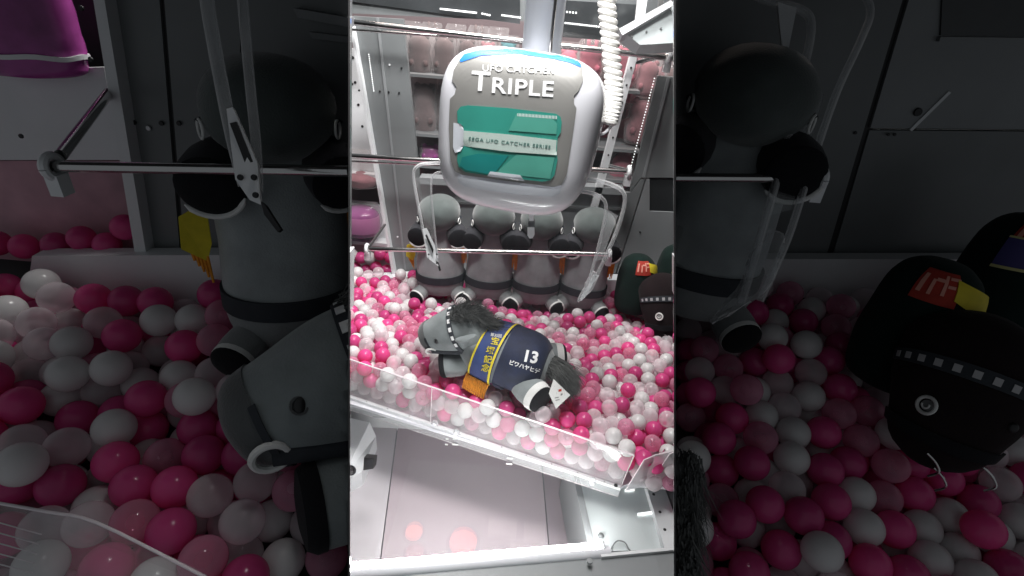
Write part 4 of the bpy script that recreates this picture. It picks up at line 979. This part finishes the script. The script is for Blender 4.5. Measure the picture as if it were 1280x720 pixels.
mkw('deck_screw', disc(ptz(751, 670, ZD), (0, 0, 1), .0075, .004, 16, .002), M_GPAINT, dk)
mkw('light_strip', prism([ptz(781, 612, ZD + .003), ptz(793, 611, ZD + .003), ptz(793, 613.5, ZD + .003), ptz(781, 614.5, ZD + .003)], (0, 0, .002)), M_LEDDIM, dk, False)
mkw('light_strip', prism([ptz(797, 642, ZD + .003), ptz(818, 639, ZD + .003), ptz(818, 642.5, ZD + .003), ptz(797, 645, ZD + .003)], (0, 0, .002)), M_LEDDIM, dk, False)
wr = root('wire_hook', ptz(760, 690, ZD), 'thin bent grey wire hook lying on the mint deck', 'wire')
mkw('wire', tube(smoothpath([ptz(762, 692, ZD + .004), ptz(766, 682, ZD + .01), ptz(772, 676, ZD + .012), ptz(781, 678, ZD + .01), ptz(786, 686, ZD + .006), ptz(790, 690, ZD + .004)], 6), .0017, 8), M_GPAINT, wr)
mkw('wire_end', box(ptz(761, 692, ZD + .004), (.006, .004, .004)), M_GPAINT, wr)
# corner brackets of clear plastic
o = root('corner_bracket', ptz(800, 600, ZT), 'folded clear acrylic corner bracket at the end of the barrier', 'bracket')
for (p0, p1, p2, p3) in (((779, 604), (801, 567), (815, 561), (797, 600)), ((797, 600), (815, 561), (838, 556), (806, 600)), ((806, 600), (832, 560), (866, 545), (850, 596))):
    q = [v + Vector((0, -.03, .012)) for v in (ptz(*p0, ZT - .01), ptz(*p1, .895), ptz(*p2, .895), ptz(*p3, ZT - .01))]
    mkw('plate', prism(q, (0, -.003, 0)), M_CLEARARM, o, False)
    mkw('plate_edge', tube([q[0], q[1], q[2]], .0013, 6), M_EDGE, o)
mkw('metal_edge', tube([ptz(805, 596, ZT), ptz(831, 562, .89)], .0022, 8), M_STEEL, o)
mkw('foot', box(ptz(797, 601, ZT - .01), (.012, .008, .006)), M_GPAINT2, o)
# light tube and front sill
lt = root('light_tube', ptz(600, 700, .74), 'bright white light tube along the front sill', 'light')
mkw('tube', tube([ptz(439, 710, .74), ptz(752, 684, .74)], .0115, 16), M_LED, lt)
mkw('channel', tube([ptz(439, 717, .735), ptz(762, 690, .735)], .014, 16), M_WPLAST, lt)
mkw('end_cap', tube([ptz(752, 684, .74), ptz(756, 683.7, .74)], .0125, 16), M_WPLAST, lt)
mkw('bolt', disc(ptz(737, 702, .75), (0, 0, 1), .007, .004, 14), M_GPAINT2, lt)
sl = floor_px('front_sill', [(400, 724), (760, 694), (900, 682), (900, 800), (400, 800)], .735, M_GPAINT2, None, .03); tag(sl, kind='structure')
floor_px('sill_lip', [(750, 692), (900, 678), (900, 682), (752, 696)], .745, M_WPAINT, sl, .01).matrix_parent_inverse = sl.matrix_basis.inverted() if False else Matrix()

# front pane; the lit buttons of the console below the frame mirror faintly in it
YG = .58
pm = bpy.data.materials.new('window_glass'); pm.use_nodes = True; N_ = pm.node_tree.nodes; L_ = pm.node_tree.links
tr_ = N_.new('ShaderNodeBsdfTransparent'); tr_.inputs[0].default_value = (.985, .99, .99, 1)
gl_ = N_.new('ShaderNodeBsdfGlossy'); gl_.inputs['Roughness'].default_value = 0.02
lw_ = N_.new('ShaderNodeLayerWeight'); lw_.inputs[0].default_value = 0.5; mx_ = N_.new('ShaderNodeMixShader')
pw_ = N_.new('ShaderNodeMath'); pw_.operation = 'POWER'; pw_.inputs[1].default_value = 5.0; L_.new(lw_.outputs['Facing'], pw_.inputs[0])
fr_ = N_.new('ShaderNodeMapRange'); fr_.inputs['To Min'].default_value = 0.045; L_.new(pw_.outputs[0], fr_.inputs['Value'])
L_.new(fr_.outputs[0], mx_.inputs[0]); L_.new(tr_.outputs[0], mx_.inputs[1]); L_.new(gl_.outputs[0], mx_.inputs[2]); L_.new(mx_.outputs[0], N_['Material Output'].inputs[0])
pane = mkw('front_pane', prism([pty(437.8, -40, YG), pty(842.2, -40, YG), pty(842.2, 730, YG), pty(437.8, 730, YG)], (0, .004, 0)), pm, None, False)
tag(pane, 'clear glass pane in front of the bright crane compartment', 'window')
con = root('control_console', (0, .40, .60), 'grey green control console below the glass pane with glowing red buttons', 'console')
mkw('console_body', box((0, .40, .70), (.22, .14, .10)), mat('console_green_grey', (0.30, 0.36, 0.35), 0.5, var=0.1, scale=9), con, False)
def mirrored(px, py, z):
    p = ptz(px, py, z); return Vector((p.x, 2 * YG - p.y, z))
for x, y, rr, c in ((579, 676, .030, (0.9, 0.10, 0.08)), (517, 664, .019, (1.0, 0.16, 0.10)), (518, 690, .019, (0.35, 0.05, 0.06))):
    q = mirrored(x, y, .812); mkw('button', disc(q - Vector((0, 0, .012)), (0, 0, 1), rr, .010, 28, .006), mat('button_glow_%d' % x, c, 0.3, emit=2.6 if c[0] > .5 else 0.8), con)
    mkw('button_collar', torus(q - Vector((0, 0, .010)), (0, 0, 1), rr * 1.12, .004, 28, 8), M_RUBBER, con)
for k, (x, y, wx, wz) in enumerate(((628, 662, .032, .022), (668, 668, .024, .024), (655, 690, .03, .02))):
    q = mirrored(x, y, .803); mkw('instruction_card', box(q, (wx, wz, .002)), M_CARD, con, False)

# ------------------------------------------------------------------ balls
def relax(P, r, floorz, keep, obs, it=110, grav=.08):
    n = len(P)
    for k in range(it):
        g = grav * (1 - k / it)
        P[:, 2] -= g * r
        D = P[:, None, :] - P[None, :, :] if n < 700 else None
        if D is not None:
            d2 = (D ** 2).sum(2); np.fill_diagonal(d2, 9)
            ii, jj = np.where(d2 < (2 * r) ** 2)
        else:
            cell = np.floor(P[:, :2] / (2 * r)).astype(int); cell -= cell.min(0); W = cell[:, 1].max() + 3
            key = (cell[:, 0] + 1) * W + cell[:, 1] + 1; order = np.argsort(key); ks = key[order]
            I, J = [], []
            for dx in (-1, 0, 1):
                for dy in (-1, 0, 1):
                    t = key + dx * W + dy; lo = np.searchsorted(ks, t, 'left'); hi = np.searchsorted(ks, t, 'right')
                    cnt = hi - lo; idx = np.repeat(np.arange(n), cnt)
                    offs = np.arange(cnt.sum()) - np.repeat(np.cumsum(cnt) - cnt, cnt)
                    I.append(idx); J.append(order[np.repeat(lo, cnt) + offs])
            ii = np.concatenate(I); jj = np.concatenate(J)
            dd = ((P[ii] - P[jj]) ** 2).sum(1); s = (dd < (2 * r) ** 2) & (ii != jj); ii, jj = ii[s], jj[s]
        v = P[ii] - P[jj]; L = np.sqrt((v ** 2).sum(1)) + 1e-9
        push = v / L[:, None] * ((2 * r - L) * .5)[:, None] * .9
        acc = np.zeros_like(P); np.add.at(acc, ii, push * .5)
        P += acc
        for c, rr in obs:
            v = P - c; L = np.sqrt((v ** 2).sum(1)) + 1e-9; s = L < rr + r
            P[s] += v[s] / L[s][:, None] * (rr + r - L[s])[:, None]
        f = floorz(P) + r; P[:, 2] = np.maximum(P[:, 2], f)
        keep(P)
    return P

def ball_mesh(name, r, m):
    V, F = ellipsoid((0, 0, 0), (r, r, r), 28, 16)
    bm = bmesh.new(); bmesh.ops.create_uvsphere(bm, u_segments=28, v_segments=16, radius=r)
    me = bpy.data.meshes.new(name); bm.to_mesh(me); bm.free()
    me.polygons.foreach_set('use_smooth', [True] * len(me.polygons)); me.materials.append(m); return me

def visible_px(P, r, x0, x1):
    W, H = 1280, 720; zb = np.full((H, W), 9e9); idb = np.full((H, W), -1)
    C = np.array(CAM); rel = P - C; z = rel @ np.array(FWD); X = 640 + FPX * (rel @ np.array(RT)) / z; Y = 360 - FPX * (rel @ np.array(UP)) / z; rad = FPX * r / z
    for i in range(len(P)):
        if X[i] + rad[i] < x0 or X[i] - rad[i] > x1 or Y[i] + rad[i] < 0 or Y[i] - rad[i] > H: continue
        xa, xb = int(max(X[i] - rad[i], x0)), int(min(X[i] + rad[i] + 1, x1)); ya, yb = int(max(Y[i] - rad[i], 0)), int(min(Y[i] + rad[i] + 1, H))
        if xb <= xa or yb <= ya: continue
        gx, gy = np.meshgrid(np.arange(xa, xb), np.arange(ya, yb)); m_ = ((gx - X[i]) ** 2 + (gy - Y[i]) ** 2) < rad[i] ** 2
        sub = zb[ya:yb, xa:xb]; s = m_ & (z[i] < sub); sub[s] = z[i]; idb[ya:yb, xa:xb][s] = i
    return np.bincount(idb[idb >= 0].ravel(), minlength=len(P))

def place(P, r, x0, x1, tagline, group, stuffname, stufflabel, thr):
    vis = visible_px(P, r, x0, x1); kinds = []
    mats = {'pink_ball': M_BP, 'white_ball': M_BW, 'clear_ball': M_BC, 'pale_pink_ball': M_BCP}
    rnd = np.random.RandomState(3)
    k = rnd.choice(4, len(P), p=[.32, .25, .29, .14]); names = list(mats)
    cols = {'pink_ball': 'hot pink', 'white_ball': 'opaque white', 'clear_ball': 'colourless see-through', 'pale_pink_ball': 'pale pink see-through'}
    count = {}
    me = {n: ball_mesh(n, r, mats[n]) for n in names}
    order = np.argsort(-vis); rest = {n: [] for n in names}
    for i in order:
        n = names[k[i]]
        if vis[i] > thr and count.get(n, 0) < 290:
            count[n] = count.get(n, 0) + 1
            o = bpy.data.objects.new(n, me[n]); COL.objects.link(o); o.location = P[i]
            o.rotation_euler = (rnd.rand() * 6, rnd.rand() * 6, rnd.rand() * 6)
            tag(o, f'{cols[n]} plastic ball {tagline}', 'ball', f'{cols[n]} balls {group}')
        else: rest[n].append(P[i])
    first = None
    for n in names:
        if not rest[n]: continue
        B = []
        e = ellipsoid((0, 0, 0), (r, r, r), 12, 8)
        o = mk(stuffname, join(*[([v + Vector(c) for v in e[0]], e[1]) for c in rest[n]]), mats[n])
        tag(o, f'{cols[n]} balls buried {group}', 'balls', kind='stuff')
    return count

# bright compartment
random.seed(21)
r = .0218
d = 2 * r
P = []
row = 0
y = .90
A0, B0 = np.array(a0)[:2], np.array(b0)[:2]; ND = np.array((-nb.x, -nb.y)); 
def side(Q): return (Q[:, :2] - A0) @ ND
nb_ = int(1.44 * (YB - .06 - .90) / (d * d * .87))
for _ in range(nb_ * 2):
    x = random.uniform(-.70, .74); y = random.uniform(.90, YB - .06)
    nl = 2 if (np.array((x, y)) - A0) @ ND < .11 else 1
    for l in range(nl): P.append((x + l * .3 * r, y + l * .4 * r, SURF_C[0] + SURF_C[1] * y - random.uniform(.6, 3.0) * r))
P = np.array(P) + np.random.uniform(-.35, .35, (len(P), 3)) * r
tri = lambda Q: side(Q) > r + .003
P = P[tri(P) & ((P[:, 0] < b0.x + .03) | (P[:, 1] > .92))]
def floor_c(Q):
    f = SURF_C[0] + SURF_C[1] * Q[:, 1] - .083 - .018 * np.sin(Q[:, 0] * 17) * np.sin(Q[:, 1] * 13)
    t = np.clip((side(Q) - .03) / .12, 0, 1); t = t * t * (3 - 2 * t)
    return f * t + (ZT + .002) * (1 - t)
def keep_c(Q):
    s = side(Q); m_ = s < r + .003; Q[m_, :2] += ND * (r + .003 - s[m_])[:, None]
    Q[:, 1] = np.minimum(Q[:, 1], YB - .07 - r); Q[:, 0] = np.clip(Q[:, 0], -.72, .75)
obs = []
for o in ROW:
    c = np.array(o.location)
    for dz in (.03, .09, .15): obs.append((c + (0, 0.005, dz), .080))
    for sx in (-1, 1): obs.append((c + (sx * .06, -.07, .035), .036))
hm_ = hr.matrix_basis
for x, rr in ((-.09, .08), (-.03, .094), (.03, .099), (.09, .095), (.13, .075)): obs.append((np.array(hm_ @ Vector((x, 0, .098))), rr))
for q, rr in (((-.145, -.024, .178), .068), ((-.2, -.038, .155), .064), ((-.25, -.052, .133), .056), ((-.29, -.062, .114), .045), ((-.14, -.075, .056), .042), ((-.18, -.11, .045), .042), ((.105, -.09, .05), .046), ((.112, -.15, .03), .046), ((.105, .09, .05), .046)): obs.append((np.array(hm_ @ Vector(q)), rr))
for q in ((-.075, -.105, .03), (-.05, -.115, .03), (-.03, -.112, .03), (-.06, -.14, .02), (-.04, -.145, .02)): obs.append((np.array(hm_ @ Vector(q)), .028))
for o in (DH1, DH2):
    M = o.matrix_basis
    for q, rr in (((0, 0, .04), .066), ((0, 0, .11), .07)): obs.append((np.array(M @ Vector(q)), rr))
for q, rr in (((.04, -.10, .07), .05), ((.10, -.10, .07), .05), ((.068, -.12, .02), .055)): obs.append((np.array(DH1.matrix_basis @ Vector(q)), rr))
P = relax(P, r, floor_c, keep_c, obs)
place(P, r, 436, 844, 'in the brightly lit ball bed', 'in the bright bed', 'ball_bed', '', 6)

# added dim compartments
def side_bed(sf, N, sgn, x0, x1, ymin, ymax, xr, obs, tagline, group):
    r = .0345; d = 2 * r; P = []
    for _ in range(int(2.1 * (xr[1] - xr[0]) * (ymax - ymin) / (d * d * .87))):
        y = random.uniform(ymin, ymax); P.append((random.uniform(*xr), y, sf[0] + sf[1] * y - random.uniform(.5, 3.0) * r))
    P = np.array(P) + np.random.uniform(-.35, .35, (len(P), 3)) * r
    n = np.array(N) * sgn; C = np.array(CAM)
    P = P[(P - C) @ n > r + .002]
    fl = lambda Q: sf[0] + sf[1] * Q[:, 1] - .15 - .02 * np.sin(Q[:, 0] * 9) * np.sin(Q[:, 1] * 11)
    def kp(Q):
        s = (Q - C) @ n; m_ = s < r + .002; Q[m_] += n * (r + .002 - s[m_])[:, None]
        Q[:, 1] = np.clip(Q[:, 1], ymin - r, ymax)
    P = relax(P, r, fl, kp, obs)
    place(P, r, x0, x1, tagline, group, 'ball_bed', '', 10)
def obs_of(o, L):
    M = o.matrix_basis; s = o.scale[0]; return [(np.array(M @ Vector(q)), rr * s) for q, rr in L]
HEAD = (((-.145, -.024, .178), .066), ((-.2, -.038, .155), .064), ((-.25, -.052, .133), .056), ((-.29, -.062, .114), .045), ((-.14, -.075, .056), .042), ((-.18, -.11, .045), .043), ((-.03, 0, .1), .09))
SIT = (((0, 0, .04), .078), ((0, 0, .1), .08), ((-.06, -.07, .035), .036), ((.06, -.07, .035), .036))
DKB = (((0, 0, .04), .066), ((0, 0, .11), .07)); DKH = (((.04, -.10, .07), .05), ((.10, -.10, .07), .05), ((.068, -.12, .02), .055))
side_bed(SURF_L, NL, -1, 0, 438, .42, YL - .09, (-1.35, .0), obs_of(JL, SIT) + obs_of(JLY, HEAD), 'in the dim bed by the jumbo lying horse', 'in the dim bed by the jumbo lying horse')
side_bed(SURF_R, NR, 1, 842, 1280, .42, YR - .10, (.0, 1.7), obs_of(JR, SIT) + obs_of(DH3, DKB + DKH) + obs_of(DH4, DKB), 'in the dim bed by the jumbo dark horses', 'in the dim bed by the jumbo dark horses')
# boards under and over the added dim compartments
def board(name, poly, th, kind='structure'): return tag(mkw(name, prism(poly, (0, 0, th)), M_PART, None, False), kind=kind)
def shelf_poly(sf, N, sgn, y0, y1, xo, dz):
    out = []
    for y in (y0, y1):
        z = sf[0] + sf[1] * y + dz; n = N; x = -(n.y * (y - CAM.y) + n.z * (z - CAM.z)) / n.x + sgn * .004
        out.append(Vector((x, y, z)))
    q = [out[0], out[1], Vector((xo, y1, out[1].z)), Vector((xo, y0, out[0].z))]
    return q
board('added_compartment_floor', shelf_poly(SURF_L, NL, -1, .36, YL + .15, -1.5, -.165), -.012)
board('added_compartment_floor', shelf_poly(SURF_R, NR, 1, .36, YR + .09, 1.9, -.165), -.012)

for N_, sg, y1, xo in ((NL, -1, YL + .15, -1.6), (NR, 1, YR + .09, 2.0)):
    q = []
    for y in (.30, y1): q.append(Vector((-(N_.y * y + N_.z * (2.06 - CAM.z)) / N_.x + sg * .006, y, 2.06)))
    board('added_light_block_roof', [q[0], q[1], Vector((xo, y1, 2.06)), Vector((xo, .30, 2.06))], .012)  # unseen roof added to keep lamp light out of the compartment
